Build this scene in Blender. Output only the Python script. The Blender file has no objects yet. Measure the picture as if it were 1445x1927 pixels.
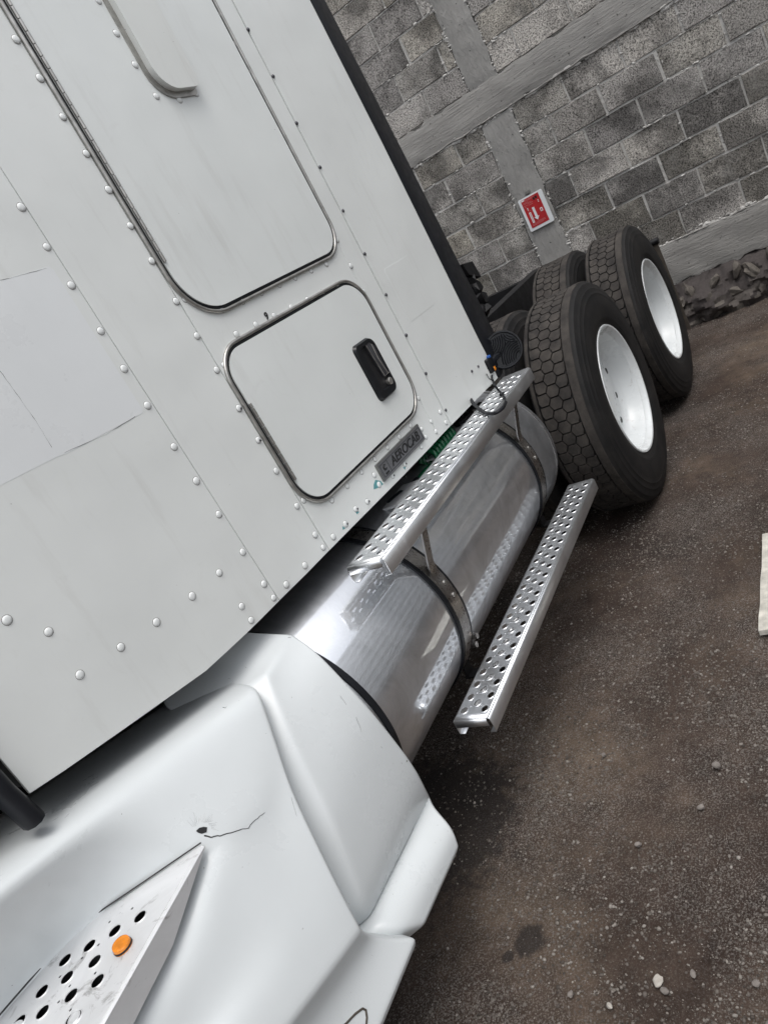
import bpy, bmesh, math, random
import numpy as np
from mathutils import Vector, Matrix, noise
from mathutils.bvhtree import BVHTree

random.seed(7)
rng = np.random.default_rng(11)
sc = bpy.context.scene
COL = sc.collection
PI = math.pi

# ------------------------------------------------------------------ camera
# metres; x runs along the truck towards its tail, y from the photographer to the truck, z up; the lens is at the origin, 1.53 m above the ground
RC = np.array([[0.41961757, -0.77473583, -0.47297514],
               [-0.49990652, 0.23767773, -0.83282817],
               [0.75763749, 0.58591269, -0.28756174]])      # rows: camera right, down, forward
FPX, PW, PH = 1380.0, 1445.0, 1927.0
cam = bpy.data.objects.new('camera', bpy.data.cameras.new('camera'))
COL.objects.link(cam)
cam.data.sensor_fit = 'VERTICAL'
cam.data.sensor_height = 36.0
cam.data.lens = FPX / PH * 36.0
cam.data.clip_start = 0.05
cam.data.clip_end = 400
cam.matrix_world = Matrix((
    (RC[0, 0], -RC[1, 0], -RC[2, 0], 0), (RC[0, 1], -RC[1, 1], -RC[2, 1], 0),
    (RC[0, 2], -RC[1, 2], -RC[2, 2], 0), (0, 0, 0, 1)))
sc.camera = cam

# ------------------------------------------------------------------ light: overcast daylight
SUN_EL, SUN_AZ = math.radians(70), math.radians(-125)        # azimuth measured from +x
world = bpy.data.worlds.new('World')
sc.world = world
world.use_nodes = True
wn, wl = world.node_tree.nodes, world.node_tree.links
wn.clear()
sky = wn.new('ShaderNodeTexSky')
sky.sky_type = 'NISHITA'
sky.sun_disc = False
sky.sun_elevation = SUN_EL
sky.sun_rotation = PI / 2 - SUN_AZ
sky.air_density = 1.0
sky.dust_density = 4.0
hs = wn.new('ShaderNodeHueSaturation')
hs.inputs['Saturation'].default_value = 0.26
bg = wn.new('ShaderNodeBackground')
bg.inputs['Strength'].default_value = 0.13
wo = wn.new('ShaderNodeOutputWorld')
wl.new(sky.outputs[0], hs.inputs['Color'])
wl.new(hs.outputs[0], bg.inputs['Color'])
wl.new(bg.outputs[0], wo.inputs['Surface'])
sun = bpy.data.objects.new('sun', bpy.data.lights.new('sun', 'SUN'))
COL.objects.link(sun)
sun.data.energy = 0.6
sun.data.angle = math.radians(40)
sun.data.color = (1.0, 0.97, 0.93)
sd = Vector((math.cos(SUN_EL) * math.cos(SUN_AZ), math.cos(SUN_EL) * math.sin(SUN_AZ), math.sin(SUN_EL)))
sun.rotation_euler = sd.to_track_quat('Z', 'Y').to_euler()
sc.view_settings.view_transform = 'Standard'
sc.view_settings.look = 'None'
sc.view_settings.exposure = 0.78
sc.view_settings.gamma = 1.0
sc.view_settings.use_curve_mapping = False
sc.cycles.use_denoising = True
sc.cycles.max_bounces = 8

# ------------------------------------------------------------------ helpers
GZ = -1.53                                                   # ground level

def ray(px, py):
    return Vector(RC.T @ np.array([(px - PW / 2) / FPX, (py - PH / 2) / FPX, 1.0]))

def at(px, py, axis, val):
    """the place on the plane x, y or z = val that the photo shows at this pixel"""
    d = ray(px, py)
    return d * (val / d[axis])

SN, SU, SD = Vector((.04523, .99898, 0)), Vector((.99898, -.04523, 0)), 1.31   # the sleeper side: normal (inwards), rearwards, distance
SM = Matrix(((SU.x, SN.x, 0, SN.x * SD), (SU.y, SN.y, 0, SN.y * SD), (0, 0, 1, 0), (0, 0, 0, 1)))

def sp(px, py):
    d = ray(px, py)
    p = d * (SD / d.dot(SN))
    return (p.dot(SU), p.z)

WM = {}

def link(name, data, parent=None, M=None, mat=None):
    o = bpy.data.objects.new(name, data)
    COL.objects.link(o)
    M = M or Matrix()
    WM[o] = M
    if parent is not None:
        o.parent = parent
        o.matrix_basis = WM[parent].inverted() @ M
    else:
        o.matrix_basis = M
    if mat is not None:
        data.materials.clear()
        data.materials.append(mat)
    return o

def thing(name, label, cat, loc=(0, 0, 0), group=None):
    o = link(name, None, None, Matrix.Translation(loc))
    return tag(o, label, cat, group)

def tag(o, label, cat, group=None):
    o['label'] = label
    o['category'] = cat
    if group:
        o['group'] = group
    return o

def kind(o, k):
    o['kind'] = k
    return o

def mesh(bm, name='mesh', smooth=None):
    me = bpy.data.meshes.new(name)
    bmesh.ops.recalc_face_normals(bm, faces=bm.faces)
    bm.to_mesh(me)
    bm.free()
    if smooth is not None:
        shade(me, smooth)
    return me

def shade(me, angle):
    me.polygons.foreach_set('use_smooth', [True] * len(me.polygons))
    if angle < 180:
        me.set_sharp_from_angle(angle=math.radians(angle))

def box(bm, lo, hi, M=None):
    vs = [bm.verts.new((x, y, z)) for x in (lo[0], hi[0]) for y in (lo[1], hi[1]) for z in (lo[2], hi[2])]
    for f in ((0, 1, 3, 2), (4, 6, 7, 5), (0, 4, 5, 1), (2, 3, 7, 6), (0, 2, 6, 4), (1, 5, 7, 3)):
        bm.faces.new([vs[i] for i in f])
    if M:
        bmesh.ops.transform(bm, matrix=M, verts=vs)
    return vs

def box_mesh(lo, hi, bevel=0.0, seg=2, smooth=40):
    bm = bmesh.new()
    box(bm, lo, hi)
    if bevel:
        bmesh.ops.bevel(bm, geom=bm.edges[:], offset=bevel, segments=seg, affect='EDGES', profile=.5)
    return mesh(bm, 'box', smooth)

def prism(bm, pts, w0, w1, bevel=0.0):
    """outline in (u, v), from w0 to w1 along the local y axis"""
    a = [bm.verts.new((u, w0, v)) for u, v in pts]
    b = [bm.verts.new((u, w1, v)) for u, v in pts]
    f = bm.faces.new(a)
    bm.faces.new(b[::-1])
    n = len(pts)
    for i in range(n):
        bm.faces.new((a[i], b[i], b[(i + 1) % n], a[(i + 1) % n]))
    if bevel:
        bmesh.ops.bevel(bm, geom=list(f.edges), offset=bevel, segments=2, affect='EDGES', profile=.5)
    return a, b

def tube(bm, pts, r, n=8, closed=False, flat=None):
    """a tube along pts; r one radius or one per point; flat=(a, b) scales the section along its two axes"""
    pts = [Vector(p) for p in pts]
    N = len(pts)
    rs = r if isinstance(r, (list, tuple)) else [r] * N
    rings = []
    up = None
    for i, p in enumerate(pts):
        if closed:
            t = (pts[(i + 1) % N] - pts[i - 1]).normalized()
        else:
            t = (pts[min(i + 1, N - 1)] - pts[max(i - 1, 0)]).normalized()
        if up is None:
            up = Vector((0, 0, 1)) if abs(t.z) < .8 else Vector((0, 1, 0))
        a = (up - t * up.dot(t)).normalized()
        b = t.cross(a)
        up = a
        fa, fb = flat or (1, 1)
        rings.append([bm.verts.new(p + a * (math.cos(2 * PI * k / n) * rs[i] * fa) + b * (math.sin(2 * PI * k / n) * rs[i] * fb)) for k in range(n)])
    M = N if closed else N - 1
    for i in range(M):
        A, B = rings[i], rings[(i + 1) % N]
        for k in range(n):
            bm.faces.new((A[k], A[(k + 1) % n], B[(k + 1) % n], B[k]))
    if not closed:
        bm.faces.new(rings[0][::-1])
        bm.faces.new(rings[-1])

def lathe(prof, axis, n=64, closed=False, smooth=35, caps=True):
    """prof: (along, radius); turned about the local x or y axis"""
    bm = bmesh.new()
    rings = []
    for a, r in prof:
        ring = []
        for k in range(n):
            t = 2 * PI * k / n
            c, s = r * math.cos(t), r * math.sin(t)
            ring.append(bm.verts.new((a, c, s) if axis == 'x' else (c, a, s)))
        rings.append(ring)
    m = len(rings)
    for i in range(m if closed else m - 1):
        A, B = rings[i], rings[(i + 1) % m]
        for k in range(n):
            bm.faces.new((A[k], A[(k + 1) % n], B[(k + 1) % n], B[k]))
    if not closed and caps:
        for R_ in (rings[0], rings[-1]):
            if (R_[0].co - R_[1].co).length > 1e-5:
                bm.faces.new(R_)
    return mesh(bm, 'lathe', smooth)

def roundrect(u0, u1, v0, v1, r, n=10):
    """r: radii of the corners (u1 v1), (u0 v1), (u0 v0), (u1 v0)"""
    rs = r if isinstance(r, (list, tuple)) else [r] * 4
    out = []
    for (cu, cv, a0), q in zip(((u1 - rs[0], v1 - rs[0], 0), (u0 + rs[1], v1 - rs[1], 90), (u0 + rs[2], v0 + rs[2], 180), (u1 - rs[3], v0 + rs[3], 270)), rs):
        for k in range(n + 1):
            a = math.radians(a0 + 90 * k / n)
            out.append((cu + q * math.cos(a), cv + q * math.sin(a)))
    return out

def plate_with_holes(bm, outline, holes, M):
    """flat plate in local (a, b) at height 0; holes: (a, b, ra, rb); each hole gets a raised lip and a short throat"""
    edges = []
    def loop(pts, h=0.0):
        vs = [bm.verts.new(M @ Vector((p[0], p[1], h))) for p in pts]
        return vs, [bm.edges.new((vs[i], vs[(i + 1) % len(vs)])) for i in range(len(vs))]
    vs, es = loop(outline)
    edges += es
    rings = []
    for a, b, ra, rb in holes:
        n = 14 if ra > .006 else 6
        hv, he = loop([(a + ra * 1.20 * math.cos(2 * PI * k / n), b + rb * 1.20 * math.sin(2 * PI * k / n)) for k in range(n)])
        edges += he
        rings.append((hv, a, b, ra, rb, n))
    bmesh.ops.triangle_fill(bm, use_beauty=True, use_dissolve=False, edges=edges)
    for hv, a, b, ra, rb, n in rings:
        lip = .0015 if ra > .006 else -.001
        prev = hv
        for f, h in ((1.08, lip), (1.02, lip * .95), (1.0, lip * .2)):
            cur = [bm.verts.new(M @ Vector((a + ra * f * math.cos(2 * PI * k / n), b + rb * f * math.sin(2 * PI * k / n), h))) for k in range(n)]
            for k in range(n):
                bm.faces.new((prev[k], prev[(k + 1) % n], cur[(k + 1) % n], cur[k]))
            prev = cur
    return vs

# ------------------------------------------------------------------ materials
def principled(name):
    m = bpy.data.materials.new(name)
    m.use_nodes = True
    nt = m.node_tree
    p = nt.nodes['Principled BSDF']
    return m, nt, p

def N(nt, typ, **kw):
    n = nt.nodes.new(typ)
    for k, v in kw.items():
        if hasattr(n, k):
            setattr(n, k, v)
        else:
            n.inputs[k].default_value = v
    return n

def coords(nt, sx=1, sy=1, sz=1, rot=(0, 0, 0), obj=False):
    """real-world position, so that alike pieces differ"""
    if obj:
        tc = nt.nodes.new('ShaderNodeTexCoord')
        src = tc.outputs['Object']
    else:
        g = nt.nodes.new('ShaderNodeNewGeometry')
        src = g.outputs['Position']
    mp = nt.nodes.new('ShaderNodeMapping')
    mp.inputs['Scale'].default_value = (sx, sy, sz)
    mp.inputs['Rotation'].default_value = rot
    nt.links.new(src, mp.inputs['Vector'])
    return mp.outputs[0]

def ramp(nt, src, stops):
    r = nt.nodes.new('ShaderNodeValToRGB')
    e = r.color_ramp.elements
    while len(e) < len(stops):
        e.new(.5)
    for i, (p, c) in enumerate(stops):
        e[i].position = p
        e[i].color = (*c, 1) if isinstance(c, (tuple, list)) else (c, c, c, 1)
    nt.links.new(src, r.inputs[0])
    return r.outputs[0]

def noise_tex(nt, vec, scale, detail=6, rough=.55, dist=0):
    n = N(nt, 'ShaderNodeTexNoise', Scale=scale, Detail=detail, Roughness=rough, Distortion=dist)
    nt.links.new(vec, n.inputs['Vector'])
    return n.outputs['Fac']

def mixc(nt, fac, a, b, mode='MIX'):
    m = nt.nodes.new('ShaderNodeMix')
    m.data_type = 'RGBA'
    m.blend_type = mode
    for v, i in ((fac, 0), (a, 6), (b, 7)):
        if hasattr(v, 'links') or isinstance(v, bpy.types.NodeSocket):
            nt.links.new(v, m.inputs[i])
        elif i == 0:
            m.inputs[0].default_value = v
        else:
            m.inputs[i].default_value = (*v, 1) if isinstance(v, (tuple, list)) else (v, v, v, 1)
    return m.outputs[2]

def math_n(nt, op, a, b=None):
    m = nt.nodes.new('ShaderNodeMath')
    m.operation = op
    for i, v in enumerate((a, b)):
        if v is None:
            continue
        if isinstance(v, bpy.types.NodeSocket):
            nt.links.new(v, m.inputs[i])
        else:
            m.inputs[i].default_value = v
    return m.outputs[0]

def bump(nt, p, h, strength, dist, prev=None):
    b = N(nt, 'ShaderNodeBump', Strength=strength, Distance=dist)
    nt.links.new(h, b.inputs['Height'])
    if prev is not None:
        nt.links.new(prev, b.inputs['Normal'])
    nt.links.new(b.outputs[0], p.inputs['Normal'])
    return b.outputs[0]

def mat_plain(name, col, rough=.6, metal=0.0, var=.15, scale=18, bmp=0.0, spec=.5):
    m, nt, p = principled(name)
    v = coords(nt)
    f = noise_tex(nt, v, scale)
    lo = tuple(c * (1 - var) for c in col)
    hi = tuple(min(1, c * (1 + var)) for c in col)
    nt.links.new(ramp(nt, f, [(.3, lo), (.7, hi)]), p.inputs['Base Color'])
    nt.links.new(ramp(nt, noise_tex(nt, v, scale * 2.3), [(.3, max(0, rough - .08)), (.7, min(1, rough + .08))]), p.inputs['Roughness'])
    p.inputs['Metallic'].default_value = metal
    p.inputs['Specular IOR Level'].default_value = spec
    if bmp:
        bump(nt, p, noise_tex(nt, v, scale * 6), .5, bmp)
    return m

def mat_white(name, col, rough, wave, chips, grime):
    """aged white vehicle paint: faint blotches, fine dirt specks, slow waves in the sheet"""
    m, nt, p = principled(name)
    v = coords(nt)
    blot = noise_tex(nt, v, 2.6, 5, .6)
    c1 = ramp(nt, blot, [(.3, tuple(c * .93 for c in col)), (.7, col)])
    vs = coords(nt, 9, 9, 1.3)
    streak = ramp(nt, noise_tex(nt, vs, 2.2, 7, .65), [(.56, 0.0), (.8, grime)])
    c2 = mixc(nt, streak, c1, (.40, .385, .355))
    sm = ramp(nt, noise_tex(nt, v, 7, 9, .7, 1.5), [(.6, 0.0), (.78, grime * .8)])
    c2 = mixc(nt, sm, c2, (.46, .45, .43))
    spk = ramp(nt, noise_tex(nt, v, 95, 3, .6), [(chips, 0.0), (chips + .015, 1.0)])
    c3 = mixc(nt, spk, c2, (.09, .085, .08))
    nt.links.new(c3, p.inputs['Base Color'])
    nt.links.new(ramp(nt, noise_tex(nt, v, 5, 8, .65), [(.3, rough - .06), (.7, rough + .1)]), p.inputs['Roughness'])
    b = bump(nt, p, noise_tex(nt, v, 3.1, 2, .4), .5, wave)
    bump(nt, p, noise_tex(nt, v, 230, 3, .5), .12, .0006, b)
    return m

M_WHITE = mat_white('white_cab_paint', (.715, .738, .725), .33, .018, .775, .24)
M_DOOR = mat_white('white_door_paint', (.715, .742, .73), .36, .014, .79, .26)
M_FAIR = mat_white('white_fibreglass', (.60, .63, .64), .30, .006, .755, .03)
M_PATCH = mat_white('repainted_white', (.732, .755, .762), .30, .012, .80, .06)
M_RIVET = mat_white('white_rivet_paint', (.74, .765, .76), .36, .0, .85, .1)
M_DIRTW = mat_white('dusty_off_white', (.67, .69, .67), .5, .004, .74, .4)
M_GRIME = mat_plain('rivet_grime', (.26, .255, .245), .7, 0, .4, 30)
M_RIMW = mat_white('white_wheel_enamel', (.70, .73, .74), .26, .002, .80, .18)

M_BLACK = mat_plain('black_rubber_trim', (.008, .009, .012), .45, 0, .3, 12, 0, .3)
M_BLACKP = mat_plain('black_moulded_plastic', (.006, .007, .009), .36, 0, .3, 30, .0004, .35)
M_CHASSIS = mat_plain('black_chassis_paint', (.008, .008, .009), .55, 0, .4, 9, .002, .3)
M_SEAMD = mat_plain('dark_joint_sealant', (.03, .03, .03), .7)
M_SCREW = mat_plain('dark_screw_steel', (.10, .10, .11), .45, .8)
M_GREEN = mat_plain('green_coiled_hose', (.006, .10, .04), .28, 0, .3, 20)
M_AMBER = mat_plain('amber_lens', (.62, .20, .012), .22, 0, .25, 60)
M_BLUE = mat_plain('blue_connector', (.03, .10, .35), .4)
M_TEAL = mat_plain('teal_undercoat', (.10, .29, .31), .5, 0, .2, 60)
M_PLATE = mat_plain('grey_badge_enamel', (.16, .165, .175), .38, .4, .12, 40)
M_PLATEF = mat_plain('badge_edge_metal', (.24, .24, .235), .34, .9, .2, 40)
M_INK = mat_plain('black_ink', (.006, .006, .007), .5)
M_SIGNW = mat_plain('white_sign_board', (.74, .76, .77), .45, 0, .05, 8)
M_RED = mat_plain('red_sign_print', (.42, .018, .022), .42, 0, .12, 14)
M_PINK = mat_plain('faded_sign_text', (.55, .20, .20), .5, 0, .1)
M_FLAP = mat_plain('muddy_flap_rubber', (.06, .05, .04), .85, 0, .35, 12)
M_SEAL = mat_plain('grey_trim_metal', (.40, .39, .37), .36, .85, .25, 40)
M_STRAP = mat_plain('stainless_strap', (.34, .325, .31), .30, .95, .2, 30)
M_BOARD = mat_plain('weathered_pale_board', (.50, .48, .43), .8, 0, .3, 26, .003)

def mat_metal(name, base, rough, axis, scr=.5, metal=1.0):
    """rolled aluminium: polish hazes and fine scratches along one axis"""
    m, nt, p = principled(name)
    v = coords(nt)
    st = {'x': (4, 160, 160), 'y': (160, 4, 160), 'z': (160, 160, 4)}[axis]
    vs = coords(nt, *st)
    f1 = noise_tex(nt, vs, 1.0, 4, .6)
    f2 = noise_tex(nt, v, 6, 7, .65, 1.2)
    w = N(nt, 'ShaderNodeTexNoise', Scale=3.0, Detail=2, Distortion=6.0)
    nt.links.new(v, w.inputs['Vector'])
    arcs = ramp(nt, w.outputs['Fac'], [(.49, 0.0), (.5, 1.0), (.51, 0.0)])
    col = ramp(nt, f2, [(.3, tuple(c * .84 for c in base)), (.7, base)])
    col = mixc(nt, math_n(nt, 'MULTIPLY', arcs, .06), col, (.9, .9, .9))
    nt.links.new(col, p.inputs['Base Color'])
    p.inputs['Metallic'].default_value = metal
    r = math_n(nt, 'ADD', math_n(nt, 'MULTIPLY', f1, .12 * scr), math_n(nt, 'MULTIPLY', f2, .10 * scr))
    r = math_n(nt, 'ADD', r, rough)
    r = math_n(nt, 'ADD', r, math_n(nt, 'MULTIPLY', arcs, .14))
    nt.links.new(r, p.inputs['Roughness'])
    b = bump(nt, p, f1, .25 * scr, .0006)
    bump(nt, p, noise_tex(nt, v, 4.0, 2, .5), .3, .004, b)
    return m

M_TANK = mat_metal('polished_aluminium_tank', (.83, .855, .885), .03, 'x', .3)
def add_haze(m, rough, share):
    nt = m.node_tree
    p = nt.nodes['Principled BSDF']
    q = nt.nodes.new('ShaderNodeBsdfPrincipled')
    q.inputs['Metallic'].default_value = 1.0
    q.inputs['Base Color'].default_value = (.82, .845, .88, 1)
    q.inputs['Roughness'].default_value = rough
    mx = nt.nodes.new('ShaderNodeMixShader')
    v = coords(nt, 3, 3, 3)
    f = noise_tex(nt, v, 1.6, 6, .65, 2.5)
    nt.links.new(ramp(nt, f, [(.3, share - .10), (.7, share + .12)]), mx.inputs[0])
    nt.links.new(p.outputs[0], mx.inputs[1])
    nt.links.new(q.outputs[0], mx.inputs[2])
    nt.links.new(mx.outputs[0], nt.nodes['Material Output'].inputs['Surface'])
add_haze(M_TANK, .48, .52)
M_STEP = mat_metal('aluminium_step', (.82, .84, .86), .27, 'x', 1.0, .95)
M_STEPD = mat_metal('scuffed_step_aluminium', (.74, .75, .76), .40, 'x', 1.0, .45)

def add_dirt(m, col, scale, lo, hi):
    nt = m.node_tree
    p = nt.nodes['Principled BSDF']
    src = p.inputs['Base Color'].links[0].from_socket
    v = coords(nt)
    f = ramp(nt, noise_tex(nt, v, scale, 9, .72, .8), [(lo, 0.0), (hi, .85)])
    nt.links.new(mixc(nt, f, src, col), p.inputs['Base Color'])
add_dirt(M_STEPD, (.07, .06, .05), 16, .56, .70)
add_dirt(M_RIMW, (.22, .18, .14), 10, .62, .80)
def mat_tyre():
    m, nt, p = principled('dusty_tyre_rubber')
    v = coords(nt)
    dust = noise_tex(nt, v, 9, 8, .68)
    g = nt.nodes.new('ShaderNodeTexCoord')
    c = ramp(nt, dust, [(.42, (.006, .006, .0065)), (.74, (.020, .018, .017))])
    nt.links.new(c, p.inputs['Base Color'])
    p.inputs['Roughness'].default_value = .72
    p.inputs['Specular IOR Level'].default_value = .35
    bump(nt, p, noise_tex(nt, v, 160, 5, .6), .35, .002)
    return m
def mat_tread():
    m, nt, p = principled('worn_tread_rubber')
    v = coords(nt)
    c = ramp(nt, noise_tex(nt, v, 14, 8, .7), [(.35, (.026, .024, .023)), (.65, (.066, .059, .053))])
    nt.links.new(c, p.inputs['Base Color'])
    p.inputs['Roughness'].default_value = .9
    p.inputs['Specular IOR Level'].default_value = .2
    bump(nt, p, noise_tex(nt, v, 220, 5, .6), .4, .002)
    return m
M_TYRE, M_TREAD = mat_tyre(), mat_tread()

def mat_block():
    m, nt, p = principled('cinder_block')
    v = coords(nt)
    oi = nt.nodes.new('ShaderNodeObjectInfo')
    rnd = oi.outputs['Random']
    base = ramp(nt, rnd, [(0, (.245, .232, .215)), (.25, (.345, .33, .305)), (.5, (.325, .303, .262)), (.75, (.405, .385, .36)), (1, (.215, .205, .195))])
    vor = N(nt, 'ShaderNodeTexVoronoi', Scale=95.0)
    nt.links.new(v, vor.inputs['Vector'])
    gr = noise_tex(nt, v, 105, 4, .75)
    pit = ramp(nt, gr, [(.37, .12), (.46, .85), (.60, 1.8)])
    c = mixc(nt, 1.0, base, pit, 'MULTIPLY')
    n4 = N(nt, 'ShaderNodeTexNoise', Scale=2.6, Detail=6, Roughness=.66)
    n4.noise_dimensions = '4D'
    nt.links.new(v, n4.inputs['Vector'])
    nt.links.new(math_n(nt, 'MULTIPLY', rnd, 40.0), n4.inputs['W'])
    wide = noise_tex(nt, v, .9, 3, .5)
    big = math_n(nt, 'ADD', math_n(nt, 'MULTIPLY', n4.outputs['Fac'], .65), math_n(nt, 'MULTIPLY', wide, .35))
    soot = ramp(nt, big, [(.46, 1.0), (.56, .26)])
    c = mixc(nt, .85, c, soot, 'MULTIPLY')
    pale = ramp(nt, noise_tex(nt, v, 5, 8, .7), [(.5, 0.0), (.75, .45)])
    c = mixc(nt, pale, c, (.40, .39, .37))
    nt.links.new(c, p.inputs['Base Color'])
    p.inputs['Roughness'].default_value = .95
    p.inputs['Specular IOR Level'].default_value = .1
    b = bump(nt, p, gr, .9, .008)
    bump(nt, p, noise_tex(nt, v, 36, 6, .65), .5, .012, b)
    return m

def mat_cement(name, lo, hi, rough_dir):
    m, nt, p = principled(name)
    v = coords(nt)
    st = coords(nt, *rough_dir)
    a = noise_tex(nt, st, 5, 8, .7, .5)
    b_ = noise_tex(nt, v, 3, 6, .6)
    c = mixc(nt, .5, ramp(nt, a, [(.3, lo), (.7, hi)]), ramp(nt, b_, [(.3, lo), (.7, hi)]))
    pit = ramp(nt, noise_tex(nt, v, 45, 3, .5), [(.27, .25), (.33, 1.0)])
    c = mixc(nt, 1.0, c, pit, 'MULTIPLY')
    nt.links.new(c, p.inputs['Base Color'])
    p.inputs['Roughness'].default_value = .93
    p.inputs['Specular IOR Level'].default_value = .15
    b2 = bump(nt, p, a, .9, .016)
    bump(nt, p, noise_tex(nt, v, 70, 6, .7), .45, .006, b2)
    return m
M_BLOCK = mat_block()
M_CEMV = mat_cement('grey_concrete_column', (.25, .246, .234), (.37, .362, .345), (7, 7, 2.5))
M_CEMH = mat_cement('grey_concrete_beam', (.25, .243, .23), (.38, .37, .35), (9, 1.2, 16))
M_MORTAR = mat_cement('lumpy_mortar', (.46, .45, .425), (.68, .665, .635), (9, 9, 9))

def mat_ground():
    m, nt, p = principled('oily_packed_dirt')
    v = coords(nt)
    a = noise_tex(nt, v, 1.3, 8, .62, .4)
    b_ = noise_tex(nt, v, 14, 8, .7)
    c = ramp(nt, a, [(.32, (.024, .0155, .0125)), (.5, (.052, .036, .028)), (.68, (.115, .085, .062))])
    c = mixc(nt, .75, c, ramp(nt, b_, [(.3, .45), (.7, 1.45)]), 'MULTIPLY')
    grit = ramp(nt, noise_tex(nt, v, 210, 4, .8), [(.50, 0.0), (.60, 1.0)])
    gmask = ramp(nt, noise_tex(nt, v, 2.1, 5, .6), [(.4, .12), (.66, .75)])
    c = mixc(nt, math_n(nt, 'MULTIPLY', grit, gmask), c, (.30, .28, .26))
    # two dried oil spots, then truck shade painted dark under the tank
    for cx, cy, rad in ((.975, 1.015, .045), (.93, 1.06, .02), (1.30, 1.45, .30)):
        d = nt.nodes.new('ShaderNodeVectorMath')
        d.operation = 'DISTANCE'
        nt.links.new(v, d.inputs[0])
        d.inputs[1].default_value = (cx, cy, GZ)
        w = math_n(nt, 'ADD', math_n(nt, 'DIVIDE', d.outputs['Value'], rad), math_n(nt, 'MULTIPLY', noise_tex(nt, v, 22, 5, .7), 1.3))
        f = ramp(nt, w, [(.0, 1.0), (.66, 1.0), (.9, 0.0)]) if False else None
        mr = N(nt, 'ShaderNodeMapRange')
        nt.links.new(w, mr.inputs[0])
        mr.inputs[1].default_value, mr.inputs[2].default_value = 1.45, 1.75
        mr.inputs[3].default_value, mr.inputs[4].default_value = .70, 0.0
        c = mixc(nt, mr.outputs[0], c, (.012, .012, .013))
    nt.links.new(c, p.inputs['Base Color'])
    p.inputs['Roughness'].default_value = .9
    p.inputs['Specular IOR Level'].default_value = .2
    b1 = bump(nt, p, b_, .6, .02)
    bump(nt, p, noise_tex(nt, v, 130, 6, .75), .7, .007, b1)
    return m
M_GROUND = mat_ground()

def mat_random(name, stops, rough=.9):
    m, nt, p = principled(name)
    v = coords(nt)
    g = nt.nodes.new('ShaderNodeNewGeometry')
    c = ramp(nt, g.outputs['Random Per Island'], stops)
    c = mixc(nt, .6, c, ramp(nt, noise_tex(nt, v, 60, 5, .6), [(.3, .6), (.7, 1.3)]), 'MULTIPLY')
    nt.links.new(c, p.inputs['Base Color'])
    p.inputs['Roughness'].default_value = rough
    p.inputs['Specular IOR Level'].default_value = .25
    bump(nt, p, noise_tex(nt, v, 90, 5, .6), .4, .003)
    return m
M_PEBBLE = mat_random('gravel_stone', [(0, (.06, .05, .043)), (.4, (.12, .105, .093)), (.8, (.16, .142, .125)), (1, (.27, .25, .225))])
M_STONE = mat_random('pale_stone', [(0, (.26, .24, .21)), (1, (.38, .355, .32))])
M_STONED = mat_random('dull_stone', [(0, (.13, .115, .10)), (1, (.20, .18, .165))])
M_ROCK = mat_random('purple_basalt', [(0, (.060, .052, .050)), (.5, (.085, .075, .069)), (1, (.125, .112, .098))])
M_CORR = mat_plain('ribbed_white_sheet', (.80, .81, .81), .5, 0, .06, 3)

# ------------------------------------------------------------------ ground
def gh(x, y):
    return (noise.fractal(Vector((x * 2.1, y * 2.1, 3.3)), 1.0, 2.0, 5) * .012
            + noise.noise(Vector((x * 17, y * 17, 1.0))) * .0035)

xs = np.concatenate([[-60, -30, -15, -6, -2, -.8], np.arange(-.2, 6.6, .03), [7.2, 9, 14, 25, 60]])
ys = np.concatenate([[-60, -30, -14, -7, -4], np.arange(-2.6, 3.0, .03), [3.4, 4.5, 8, 16, 30, 60]])
verts = []
for x in xs:
    for y in ys:
        near = -.2 <= x <= 6.6 and -2.6 <= y <= 3.0
        verts.append((x, y, GZ - .012 + (gh(x, y) if near else 0)))
ny = len(ys)
faces = [(i * ny + j, (i + 1) * ny + j, (i + 1) * ny + j + 1, i * ny + j + 1) for i in range(len(xs) - 1) for j in range(ny - 1)]
me = bpy.data.meshes.new('ground')
me.from_pydata(verts, [], faces)
shade(me, 180)
kind(link('ground', me, None, None, M_GROUND), 'structure')

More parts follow.
